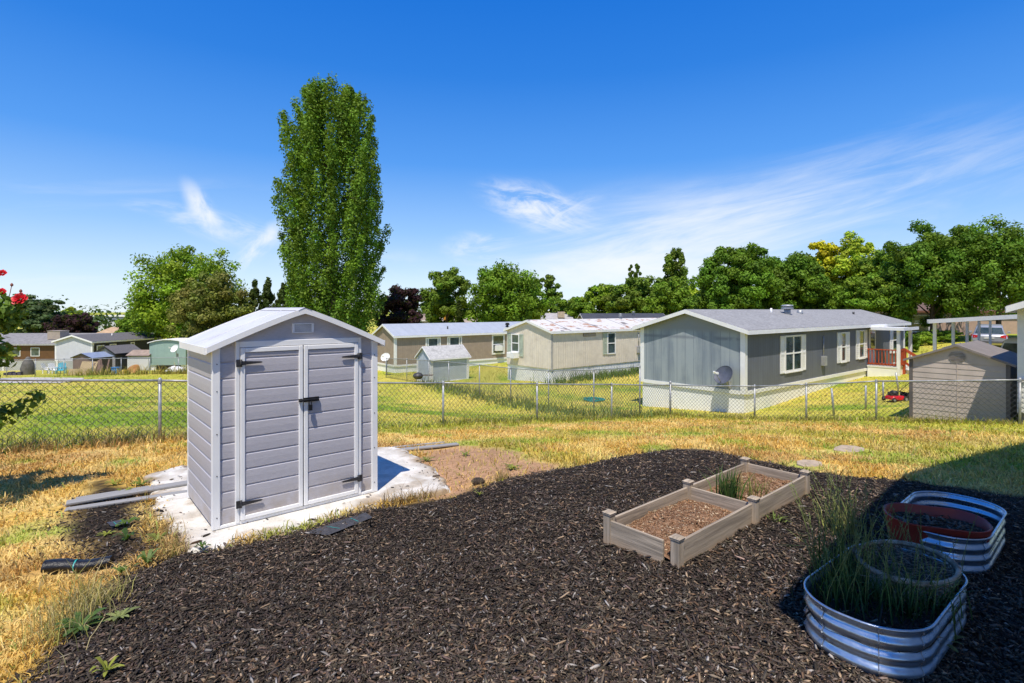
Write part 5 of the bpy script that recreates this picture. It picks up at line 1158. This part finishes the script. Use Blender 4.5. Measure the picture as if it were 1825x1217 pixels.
# lawn mower
p = PX(1595, 715); lm = thing('lawn_mower', 'red and black push lawn mower on the grass beside the tan shed', 'lawn mower', p, R(8)); REDM = mat('mower_red', (.55, .01, .012), .35)
m = MB(); m.grid([[(x * s, y * s, z) for x, y, _, _ in roundrect(.36, .27, .16, 6)] for s, z in ((1, .1), (1.02, .2), (.86, .26), (.5, .28), (.01, .28))], True, True); m.build('deck', REDM, lm)
m = MB(); m.lathe([(.17, .26), (.18, .38), (.15, .46), (.1, .49), (0, .5)], 16, (-.05, 0, 0)); m.box((-.28, -.12, .28), (-.12, .12, .42)); m.build('engine', DARK, lm)
for (x, y, r) in ((-.3, -.29, .1), (-.3, .29, .1), (.3, -.29, .13), (.3, .29, .13)):
    m = MB(); m.tube([(x, y - .025, r), (x, y + .025, r)], r, 16); wh = m.build('wheel', DARK, lm); MB().tube([(x, y - .028, r), (x, y + .028, r)], r * .5, 10).build('hub', GALV, wh)
m = MB(); m.grid([[(.42 + x, y * s, z) for x, y, z in ((0, -.2, .18), (0, .2, .18), (.05, .2, .42), (.05, -.2, .42))] for s in (1,)] + [[(.78, -.17, .1), (.78, .17, .1), (.74, .17, .34), (.74, -.17, .34)]], False, True); m.add([(.78, -.17, .1), (.78, .17, .1), (.74, .17, .34), (.74, -.17, .34)], [(0, 1, 2, 3)]); m.build('grass_bag', mat('bag_cloth', (.03, .03, .032), .9), lm)
m = MB(); [m.tube([(.28, y, .25), (.95, y * .8, .82)], .015, 6) for y in (-.24, .24)]; m.tube([(.95, -.19, .82), (.95, .19, .82)], .018, 6); m.build('handle', BLACKM, lm); lm.scale = (.82, .82, .82)
# ------------------------------------------------------------------ neighbours on the right
TANW = mat('tan_resin', (.52, .44, .38), .55, var=.06, dirt=(.3, .24, .2), dirtamt=.3); TROOF = groovemat('brown_grey_roof', (.22, .19, .17), 0, .42, .3, .7, .8, .1, None, .3, .04)
ts = thing('storage_shed', 'tan resin garden shed with grey gable roof and round vent behind the fence at right', 'shed', (13.38, 14.37, -.98), math.atan2(.65, .76))
tW, tL, tE, tR = 2.15, 3.0, 1.74, .43; zf = lambda y: tE + tR * (1 - abs(y - tW / 2) / (tW / 2))
def bricklap(m, y0, y1, z0, ztop, x, p=.155):
    x -= .005
    ys = [y0 + (y1 - y0) * i / 10 for i in range(11)]; rows = []; z = z0
    while z < max(ztop(y) for y in ys):
        for dz, dep in ((0, .010), (.06, .009), (.95, .0)): rows.append([(x - dep, y, min(z + p * dz, ztop(y))) for y in ys])
        z += p
    m.grid(rows, False); m.box((x - .002, y0, -.3), (x + .03, y1, z0))
m = MB(); bricklap(m, 0, tW, -.15, lambda y: min(zf(y), tE - .03), 0); m.box((.0, 0, -.3), (.03, tW, tE)); m.prism([(0, tE - .03), (tW, tE - .03), (tW, tE + .025), (tW / 2, tE + tR + .05), (0, tE + .025)], -.018, .03, 'x'); m.box((-.022, tW / 2 - .008, 0), (-.0, tW / 2 + .008, tE + tR - .2)); m.build('gable_wall', TANW, ts)
m = MB(); m.box((.03, .002, -.3), (tL, tW - .002, tE + .02)); m.prism([(.01, tE), (tW - .01, tE), (tW / 2, tE + tR + .02)], tL - .03, tL - .002, 'x'); m.build('wall', TANW, ts)
m = MB()
for y in (0, tW): m.box((-.03, y - .045, -.3), (.05, y + .045, tE + .02))
m.build('corner_trim', mat('tan_dark_trim', (.13, .11, .10), .6), ts)
m = MB()
for sg in (0, 1):
    y0 = -.17 if sg == 0 else tW + .17; s = tR / (tW / 2); z0 = tE - s * .17 + .03
    m.add([(-.14, y0, z0), (tL + .1, y0, z0), (tL + .1, tW / 2, tE + tR + .03), (-.14, tW / 2, tE + tR + .03), (-.14, y0, z0 + .06), (tL + .1, y0, z0 + .06), (tL + .1, tW / 2, tE + tR + .09), (-.14, tW / 2, tE + tR + .09)], [(0,1,2,3),(4,7,6,5),(0,4,5,1),(1,5,6,2),(0,3,7,4)])
tro = m.build('roof', TROOF, ts, fix=False)
MB().box((.7, tW * .56, tE + tR - .06), (1.5, tW * .72, tE + tR + .0), (math.degrees(math.atan(-tR / (tW / 2))), 0, 0)).build('skylight', mat('skylight', (.20, .21, .25), .2), tro)
m = MB(); m.add([(-.02, tW / 2 + .2 * math.cos(k * .2618), tE + .16 + .15 * math.sin(k * .2618)) for k in range(24)] + [(-.035, tW / 2 + .2 * math.cos(k * .2618), tE + .16 + .15 * math.sin(k * .2618)) for k in range(24)], [list(range(24, 48))] + [[k, (k + 1) % 24, 24 + (k + 1) % 24, 24 + k] for k in range(24)]); vt = m.build('vent', mat('tan_vent', (.4, .35, .3), .6), ts)
m = MB()
for k in range(6): z = tE + .055 + k * .042; hw = .2 * math.sqrt(max(0, 1 - ((z - tE - .16) / .16) ** 2)) * .9; m.box((-.045, tW / 2 - hw, z - .006), (-.034, tW / 2 + hw, z + .01))
m.build('vent_slit', mat('slit_shade', (.17, .14, .12), .7), vt)  # raised dark bars stand for the shade in the vent's slits
W2 = 4.2; hx = 13.18 + .65 * W2; hy = 13.85 - .76 * W2
WSD = groovemat('white_siding', (.74, .74, .74), 2, .2, .3, .8, .6, .04, (.6, .58, .55), .2, .06)
nh = home('mobile_home', 'white neighbouring home cut off by the right edge, with corner post and carport', 'mobile home', (hx, hy, -.85), math.atan2(.65, .76), 26, W2, .5, 3.2, .8, WSD, WSD, SH, mat('grey_foundation', (.3, .29, .27), .8, var=.3), TRIM, .16, ovx=.78)
m = MB(); x0, x1 = 9.9, 25.2; ya, yb = W2 + .05, W2 + 3.9
m.add([(x0, ya, 2.95), (x1, ya, 2.95), (x1, yb, 2.62), (x0, yb, 2.62), (x0, ya, 3.0), (x1, ya, 3.0), (x1, yb, 2.67), (x0, yb, 2.67)], [(0,1,2,3),(4,7,6,5),(0,4,5,1),(1,5,6,2),(2,6,7,3),(0,3,7,4)])
m.bar((x0 - .03, ya, 2.93), (x0 - .03, yb, 2.60), .05, .17); m.bar((x0, yb + .03, 2.6), (x1, yb + .03, 2.6), .05, .17); m.build('carport_roof', mat('carport_white', (.62, .62, .63), .5, var=.05), nh)
for x in (10.6, 14.3, 17.6, 20.9, 24.5): MB().box((x - .06, yb - .14, -.6), (x + .06, yb - .02, 2.56)).build('carport_post', TRIM, nh)
# vehicles
def car(label, loc, rz, body, L=4.5, Wd=1.82, H=1.62, suv=True):
    c = thing('parked_car', label, 'car', loc, rz); hw = Wd / 2
    prof = [(-L/2, .42, .86, .86), (-L/2 + .03, .35, .92, .93), (-L/2 + .12, .28, 1.02, .98), (-L/2 + .5, .26, 1.0, 1.0), (-.6, .24, .97, 1), (.5, .24, .95, 1), (1.0, .25, .92, 1), (L/2 - .5, .27, .84, .97), (L/2 - .12, .32, .72, .9), (L/2, .42, .6, .8)]
    m = MB(); rows = []
    for x, z0, z1, w in prof:
        h = z1 - z0; rows.append([(x, hw * w * a, z0 + h * b_) for a, b_ in ((0, 0), (.8, 0), (.95, .12), (1, .4), (.99, .7), (.93, .95), (.8, 1), (0, 1), (-.8, 1), (-.93, .95), (-.99, .7), (-1, .4), (-.95, .12), (-.8, 0))])
    m.grid(rows, True, True); n = 14; m.add(rows[0], [list(range(n))]); m.add(rows[-1], [list(range(n))]); m.build('body', body, c)
    g = MB(); rr = []
    for x, z, w in ((-L/2 + .16, .98, .88), (-L/2 + .42, H - .16, .74), (-L/2 + .75, H - .03, .72), (-.2, H, .74), (.35, H - .05, .73), (.95, 1.0, .86), (1.25, .92, .88)):
        rr.append([(x, hw * w * a, .9 + (z - .9) * b_) for a, b_ in ((1.06, 0), (1.02, .45), (.98, .9), (.85, 1), (-.85, 1), (-.98, .9), (-1.02, .45), (-1.06, 0))])
    g.grid(rr); g.build('cabin', body, c)
    w = MB(); a = Vector((-L/2 + .14, 0, 1.02)); b_ = Vector((-L/2 + .395, 0, H - .2)); 
    w.add([(a.x, -hw * .78, a.z), (a.x, hw * .78, a.z), (b_.x, hw * .66, b_.z), (b_.x, -hw * .66, b_.z)], [(0, 1, 2, 3)]); w.xform(Matrix.Translation((-.012, 0, .01))); w.build('rear_window', GLASS, c, fix=False)
    for s in (-1, 1):
        q = MB(); q.add([(-L/2 + .6, s * (hw * .80 + .02), 1.02), (.7, s * (hw * .82 + .02), 1.02), (.3, s * (hw * .745 + .015), H - .14), (-L/2 + .8, s * (hw * .74 + .015), H - .14)], [(0, 1, 2, 3)]); q.build('side_window', GLASS, c, fix=False)
        q = MB(); q.grid([[(-L/2 - .005, s * hw * .60, .93), (-L/2 + .02, s * hw * .86, .95), (-L/2 + .2, s * hw * .985, .97)], [(-L/2 - .02, s * hw * .60, .80), (-L/2 + .0, s * hw * .88, .74), (-L/2 + .2, s * hw * 1.0, .78)]]); q.build('tail_light', mat('tail_red', (.6, .01, .01), .2), c, fix=False)
        q = MB(); q.box((.65, s * hw * 1.0, .98), (.85, s * (hw + .16), 1.12)); q.build('mirror', body, c, .02)
        for x in (-L/2 + .85, L/2 - .85):
            wh = MB(); wh.lathe([(.2, -.1), (.3, -.1), (.335, -.06), (.335, .06), (.3, .1), (.2, .1)], 22); wh.xform(Matrix.Translation((x, s * (hw - .1), .335)) @ Matrix.Rotation(R(90), 4, 'X')); wo = wh.build('wheel', DARK, c)
            ri = MB(); ri.lathe([(.0, .09), (.08, .09), (.19, .07), (.2, .0)], 18); ri.xform(Matrix.Translation((x, s * (hw - .1), .335)) @ Matrix.Rotation(R(-90 * s), 4, 'X')); ri.build('rim', GALV, wo)
    q = MB(); q.box((-L/2 - .05, -hw * .86, .42), (-L/2 + .1, hw * .86, .58)); q.build('bumper', mat('bumper_grey', (.12, .12, .13), .5), c, .03)
    q = MB(); q.box((-L/2 - .03, -.26, .70), (-L/2 + .01, .26, .83)); q.build('number_plate', mat('plate', (.6, .6, .58), .4), c)
    return c
SILV = mat('silver_paint', (.52, .53, .55), .28, .5, var=.03); WPAINT = mat('white_car_paint', (.72, .72, .72), .25, var=.03)
car('silver parked crossover seen from behind under the largest maple', (32.6, 36.4, gz(32.6, 36.4)), math.atan2(.74, .67), SILV)
x, y = .972 * 23.4, 23.4; car('white parked vehicle with dark rear glass under the carport at the right edge', (x, y, -.62), math.atan2(.65, .76), WPAINT, 4.6, 1.85, 1.66)
rd = MB(); pts_ = [(19, 21), (24, 19), (60, 52), (60, 66), (34, 42), (26, 33)]; tag(rd.add([(a, b_, gz(a, b_) + .02) for a, b_ in pts_], [list(range(6))]).build('driveway', mat('driveway_concrete', (.42, .38, .33), .9, bmp=.2)), kind='structure')
# brown house at right
PINK = mat('pinkish_tan_siding', (.46, .32, .25), .7, var=.08); BROOF = mat('brown_shingle', (.16, .10, .08), .9, var=.3, scale=5)
u0 = .712; Yb = 49.5; bhz = -.75; bz = home('house', 'pinkish tan house with brown trim half hidden behind the big maple at right', 'house', (u0 * Yb, Yb, bhz), R(-10), 13, 7, .35, 2.95, .75, PINK, PINK, BROOF, WHITE, mat('brown_fascia', (.20, .09, .06), .7), .35, None, False)
window(bz, 1.2, 3.15, .95, 2.55, bars=('h',), t=.1); BSH = mat('brown_shutter', (.09, .04, .03), .6); shutter(bz, 3.2, 3.6, .95, 2.55, BSH); shutter(bz, .75, 1.15, .95, 2.55, BSH)
m = MB(); m.box((.0, -.05, .72), (4.3, -.0, .9)); m.build('belt_trim', BSH, bz)
m = MB(); 
for k in range(9): x = 10.0 + .22 * k; m.box((x, -2.3, .1 + .13 * k), (x + .06, -2.24, 1.1 + .13 * k))
m.bar((9.9, -2.27, 1.1), (12.0, -2.27, 2.3), .08, .1); m.bar((9.9, -2.27, .25), (12.0, -2.27, 1.45), .08, .1); m.box((9.85, -2.32, -.4), (9.97, -2.2, 1.3)); m.build('stair_railing', mat('stair_wood', (.15, .10, .06), .8), bz)

# ------------------------------------------------------------------ back yards at far left
WEND = groovemat('white_panel_siding', (.60, .61, .65), 1, 1.2, .3, .85, .6, .04, (.5, .5, .52), .3, .015); NAVY = groovemat('navy_siding', (.045, .05, .065), 0, .3, .3, .7, .6, .1, None, .3, .05); SLATE = mat('slate_shingle', (.13, .125, .135), .9, var=.3, scale=4, stretch=(2, 8, 8), bmp=.4)
lh = home('mobile_home', 'dark slate mobile home with a white end wall, at far left', 'mobile home', (-43.3, 55, -3.75), math.atan2(.98, .18), 8.4, 4.6, .4, 2.73, .62, NAVY, WEND, SLATE, SKW, TRIM, .22)
for a0, a1, z0, z1 in ((.45, 1.3, 1.2, 2.3), (1.9, 2.7, 1.2, 2.35), (4.45, 4.95, 1.0, 2.4)):
    window(lh, a0, a1, z0, z1, bars=(), t=.09)
    if a0 < 4: shutter(lh, a0 - .35, a0 - .02, z0, z1, DARK); shutter(lh, a1 + .02, a1 + .35, z0, z1, DARK)
pipe(lh, 3.5, 1.4, 3.1, .06, .3, False, WHITE)
BROWN2 = groovemat('rust_brown_siding', (.14, .065, .022), 0, .4, .3, .7, .7, .12, None, .3, .04)
lb = home('mobile_home', 'rusty brown mobile home with a rooftop cooler behind the white end wall', 'mobile home', (-65.5, 64, -4.3), R(2), 15, 6, .4, 2.5, 1.05, BROWN2, BROWN2, mat('grey_roof', (.24, .23, .23), .9, var=.2, scale=4), SKW, mat('grey_fascia', (.42, .41, .4), .6), .3)
window(lb, 7.5, 8.55, .95, 2.0, bars=()); window(lb, 5.3, 6.3, .95, 2.0, bars=())
m = MB(); m.box((8.7, .9, 2.95), (10.2, 2.3, 3.95)); m.box((8.65, .85, 3.95), (10.25, 2.35, 4.0)); m.build('swamp_cooler', mat('cooler_tan', (.42, .34, .28), .6, var=.1), lb)
ga = home('storage_shed', 'grey gabled garden shed in front of the slate mobile home windows', 'shed', (-37.2, 50, -3.45), R(75), 2.6, 2.36, .05, 1.62, .62, mat('charcoal_siding', (.06, .058, .06), .7), mat('pale_grey_siding', (.38, .37, .37), .7, var=.1), SLATE, DARK, DARK, .15, None, False)
m = MB(); m.prism([(.35, .1), (2.0, .1), (2.0, 1.35), (1.75, 1.6), (1.2, 1.72), (.6, 1.6), (.35, 1.35)], -.04, -.013, 'x'); m.build('door_arch', mat('arch_grey', (.22, .21, .21), .7), ga); MB().box((.9, -.03, .95), (1.5, .0, 1.3)).build('window', GLASS, ga)
bd_ = home('storage_shed', 'low brown shed with shiny metal roof and boards leaning on it', 'shed', (-36.6, 46.5, -3.25), R(75), 1.75, 2.26, .05, 1.28, .36, groovemat('dark_brown_siding', (.075, .05, .04), 0, .2, .3, .7), groovemat('mauve_brown_siding', (.22, .15, .13), 1, .16, .3, .8), mat('shiny_roof', (.5, .53, .58), .35, .5, var=.1), DARK, DARK, .12, None, False, False, .06)
home('storage_shed', 'small white shed with tan roof between the grey shed and the green trailer', 'shed', (-36.3, 50.3, -3.45), R(0), 2.0, 1.8, .05, 1.38, .42, WSD, WSD, mat('tan_shingle', (.33, .25, .2), .9, var=.2), WHITE, DARK, .1, None, False, False, .06)
gt = thing('trailer', 'pale green arched roof trailer home standing at the left behind the shed', 'trailer', (-34.35, 50.5, -3.45), R(4))
arch = [(0, .45), (3.3, .45), (3.3, 2.55), (2.7, 2.72), (2.0, 2.82), (1.3, 2.82), (.6, 2.72), (0, 2.55)]
MB().prism(arch, 0, 9, 'y').build('body', groovemat('mint_metal', (.30, .42, .38), 0, .3, .25, .88, .6, .06, None, .2, .05), gt)
m = MB(); top = arch[2:]; m.grid([[(x, yy, z + dz) for x, z in [(3.42, 2.5)] + top[0:6] + [(-.12, 2.5)]] for dz, yy in ((.02, -.15), (.1, -.15), (.1, 9.1), (.02, 9.1))], False); m.build('roof', TRIM, gt)
m = MB(); [m.box((x, .1, -.2), (x + .5, .7, .45)) for x in (0, 2.8)]; m.build('pier', WHITE, gt); MB().box((.5, .3, -.2), (2.8, 8, .44)).build('underside', mat('shaded_underside', (.05, .035, .03), .9), gt)  # solid dark block stands for the shade inside the open skirt
dish('white satellite dish beside the pale green trailer', AT(316, 628, 48.5), (0, -1, .3), (-.3, -.8, .45), .38, WHITE, .3, .25)
# yard clutter
PLY = wood('plywood', (.4, 3, 3), (.48, .36, .20), (.48, .36, .2)); BRD = wood('brown_board', (2, 2, .2), (.22, .14, .11), (.22, .14, .11))
def lean(name, label, cat, px, pyb, Y, w, h, ang, m_, t_=.03, roll=0, group=None):
    p = AT(px, pyb, Y); p.z = gz(p.x, p.y); o = MB().box((-w / 2, -t_ / 2, 0), (w / 2, t_ / 2, h)).build(name, m_, None, loc=p); o.rotation_euler = (R(-ang), R(roll), R(rng.uniform(-8, 8))); return tag(o, label, cat, group)
lean('plywood_sheet', 'tan plywood sheet leaning on the brown shed', 'plywood', 153, 667, 45.6, 1.5, 1.15, 22, PLY)
lean('plywood_sheet', 'wide low plywood sheet lying in the tall grass before the brown shed', 'plywood', 139, 667, 45.0, 1.9, .5, 12, PLY)
for i, (px, h, roll, w) in enumerate([(171, .95, -3, .5), (178, 1.25, -14, .25), (184, 1.45, -24, .16), (189, 1.25, 2, .13), (176, .8, 8, .35)]):
    lean('leaning_board', ['broad brown board at the corner of the low brown shed', 'brown board tilted left against the low brown shed', 'thin board tilted most steeply against the low brown shed', 'upright narrow board at the right end of the low brown shed', 'short wide board in front of the other leaning boards'][i], 'board', px, 667, 45.7 - (.1 if i == 4 else 0), w, h, 14, BRD, .04, roll, 'boards leaning on the brown shed')
def chair(label, px, py, Y, m_, rz):
    p = AT(px, py, Y); c = thing('garden_chair', label, 'chair', (p.x, p.y, gz(p.x, p.y)), rz)
    MB().box((-.28, -.28, .3), (.28, .26, .34), (8, 0, 0)).build('seat', m_, c)
    b_ = MB(); [b_.box((-.27 + .11 * k, .25, .3), (-.18 + .11 * k, .28, 1.0 - .03 * abs(k - 2)), (-18, 0, 0), (0, .26, .3)) for k in range(5)]; b_.build('backrest', m_, c)
    for s in (-1, 1):
        MB().box((s * .34 - .06, -.35, .52), (s * .34 + .06, .35, .55)).build('armrest', m_, c); MB().box((s * .32 - .02, -.32, 0), (s * .32 + .02, -.24, .52)).build('leg', m_, c); MB().box((s * .32 - .02, .2, 0), (s * .32 + .02, .28, .52)).build('leg', m_, c)
chair('white plastic garden chair on the lawn before the white end wall, left of the other', 97, 661, 48, WHITE, R(70)); chair('turquoise plastic garden chair beside a white one', 109, 661, 48, mat('turquoise_plastic', (.06, .42, .55), .5), R(30))
chair('second white garden chair, farther left and lower', 86, 661, 48.6, WHITE, R(100))
p = AT(241, 658, 47); m = MB(); m.lathe([(.0, 0), (.3, .02), (.52, .18), (.6, .42), (.57, .42), (.48, .2), (.28, .06), (0, .05)], 20); o = m.build('wicker_chair', mat('orange_wicker', (.5, .25, .08), .7, var=.3, scale=20), None, loc=(p.x, p.y, gz(p.x, p.y))); o.rotation_euler = (R(42), R(-12), 0); tag(o, 'round orange wicker bowl chair tipped over by the white shed', 'chair')
p = AT(207, 660, 46); m = MB(); m.box((-.28, -.2, 0), (.28, .2, .5)); m.box((-.32, -.24, .5), (.32, .24, .56)); m.box((-.1, -.25, .2), (.1, -.2, .3)); tag(m.build('storage_bin', mat('blue_bin', (.05, .22, .5), .5), None, .03, loc=(p.x, p.y, gz(p.x, p.y))), 'small blue bin on the ground before the grey gabled shed', 'bin')
p = AT(222, 662, 46); m = MB(); m.lathe([(.14, 0), (.18, .3), (.19, .3), (.17, .02), (0, .02)], 14); tag(m.build('bucket', mat('yellow_bucket', (.6, .4, .03), .5), None, loc=(p.x, p.y, gz(p.x, p.y))), 'yellow bucket left of the tipped wicker chair', 'bucket')
p = AT(313, 657, 47.5); m = MB(); rows = [[(.9 * math.cos(k * .5236) * math.cos(a) * (1 + .4 * float(fbm(k * .9, a * 3, 2) - .5)), .6 * math.sin(k * .5236) * math.cos(a), .45 * math.sin(a) * (1 + .8 * float(fbm(k * 1.1, a * 2, 7) - .5))) for k in range(12)] for a in np.linspace(0, 1.5, 6)]; tag(m.grid(rows, False, True).build('tarp_heap', WHITE, None, loc=(p.x, p.y, gz(p.x, p.y))), 'crumpled white tarp heap at the right foot of the green trailer', 'tarp')
vf = thing('vinyl_fence', 'low pale grey panel fence on the lawn at far left', 'fence', (-55, 52, gz(-55, 52))); b0 = Vector(vf.location)
m = MB(); A = Vector((-55, 52, gz(-55, 52))); B = Vector((-43.6, 54.3, gz(-43.6, 54.3))); m.bar(A - b0 + Vector((0, 0, .45)), B - b0 + Vector((0, 0, .45)), .05, .9); m.build('panel', mat('grey_vinyl', (.45, .46, .46), .6, var=.1, scale=1.5), vf)
for k in range(6): q = A.lerp(B, k / 5) - b0; MB().box((q.x - .07, q.y - .1, -.2 + q.z), (q.x + .07, q.y + .04, q.z + .98)).build('post', TRIM, vf)
p = AT(50, 662, 47); m = MB(); m.lathe([(.45, 0), (.55, .5), (.4, 1.1), (.12, 1.55), (0, 1.6)], 12); m.v = [(x * (1 + .3 * float(fbm(z * 3, x * 2 + y, 5) - .5)), y, z) for x, y, z in m.v]; tag(m.build('covered_umbrella', mat('faded_cover', (.13, .12, .11), .9, var=.3), None, loc=(p.x, p.y, gz(p.x, p.y))), 'dark covered patio thing standing on the lawn behind the far left fence', 'covered object')
p = AT(22, 664, 46.5); m = MB(); [m.box((-.6 + .4 * k, -.2, 0), (-.3 + .4 * k, .2, .22 + .08 * (k % 2))) for k in range(4)]; tag(m.build('toy_wagon', mat('dark_toys', (.06, .05, .09), .6, var=.5), None, loc=(p.x, p.y, gz(p.x, p.y))), 'dark low toys on the grass behind the far left fence', 'toys')
# ------------------------------------------------------------------ houses far behind
fb = thing('flat_roof_building', 'white two storey flat roofed building on the skyline at left', 'building', ((162 - CX) / F * 125, 125, -4.4), R(14)); 
m = MB(); m.box((0, 0, 0), (7.6, 9, 5.0)); m.build('wall', mat('white_block', (.62, .64, .70), .7, var=.05), fb); m = MB(); m.box((-.2, -.2, 5.0), (7.8, 9.2, 5.35)); m.build('roof', WHITE, fb); m = MB(); m.box((-.05, -.05, 4.2), (7.65, 0, 4.9)); m.build('band', mat('blue_grey_band', (.22, .25, .33), .7), fb)
window(fb, 2.6, 4.2, 2.7, 3.7, bars=('v',), t=.12)
def far(label, px0, px1, ytop, Y, rise, roofc, wallc, rz=0, dep=7, eave=2.9):
    x0 = (px0 - CX) / F * Y; L = (px1 - px0) / F * Y; zt = EYE - (ytop - HZ) / F * Y; h = home('house', label, 'house', (x0, Y, zt - rise - eave - .07), rz, L, dep, .2, eave, rise, mat('far_wall', wallc, .7, var=.1), mat('far_end', wallc, .7), mat('far_roof', roofc, .85, var=.2, scale=2), WHITE, TRIM, .3, None, False, False, .14); return h
h1 = far('house with peach coloured roof behind the slate mobile home', 172, 238, 584, 84, .9, (.5, .34, .2), (.5, .46, .42)); window(h1, 1.5, 2.8, 1.2, 2.4)
h1 = far('tan roofed house peeking over the brown metal roof, left one', 752, 792, 558, 98, 1.2, (.34, .25, .2), (.45, .4, .36)); window(h1, 1, 2, 1.2, 2.4)
h1 = far('low tan house peeking over the brown metal roof, right one', 786, 872, 566, 90, 1.0, (.38, .31, .25), (.5, .45, .4)); window(h1, 2, 3, 1.2, 2.4); m = MB(); m.box((.5, -.3, 3.3), (1.5, .7, 4.3)); m.build('swamp_cooler', mat('orange_cooler', (.6, .28, .03), .6), h1)
h1 = far('pale house between the rounded maple and the low dark tree', 968, 1018, 558, 80, .8, (.42, .40, .40), (.45, .42, .4)); window(h1, 1, 2, 1.2, 2.4); m = MB(); m.box((2.2, -.2, 3.1), (3.2, .8, 4.0)); m.build('swamp_cooler', mat('beige_cooler', (.5, .4, .32), .6), h1)
h1 = far('dark roofed home behind the rusty roof of the beige home', 1044, 1190, 558.5, 62, .7, (.055, .058, .07), (.3, .26, .22), 0, 6); window(h1, 2, 3, 1.2, 2.4); pipe(h1, 6, 2, 3.4, .1, .4)
# the photographer's own house, whose eave shades the corner of the mulch
lx, ly = -SUNV.x / SUNV.z, -SUNV.y / SUNV.z; ZR = 5.3
def shade(p): h = ZR - gz(*p); return (p[0] - lx * h, p[1] - ly * h)
gC = G(1390, 1100); gD = (2.02, 2.72); gB = G(1620, 850); gA = G(1825, 795)
C1, D1, B1, A1 = map(shade, (gC, gD, gB, gA)); dv = (Vector(A1) - Vector(B1)).normalized(); A2 = Vector(A1) + dv * 8; bv = (Vector(D1) - Vector(C1)).normalized(); D2 = Vector(C1) + bv * 9
oh = thing('house', 'own house whose eave throws the dark shadow over the metal beds', 'house', (C1[0], C1[1], .2), 0); q0 = Vector(C1)
poly = [Vector(v) - q0 for v in (C1, B1, A1, A2, A2 + bv * 9, D2)]  # unseen roof, its outline shaped to cast the shadow corners on the ground
MB().prism([tuple(v) for v in poly], ZR - .2, ZR + .05, 'z').build('roof', SH, oh)
wv = Matrix.Rotation(R(38), 4, 'Z'); MB().box((1.2, -8, -.4), (8, -.9, ZR - .402)).xform(wv).build('wall', WSD, oh)
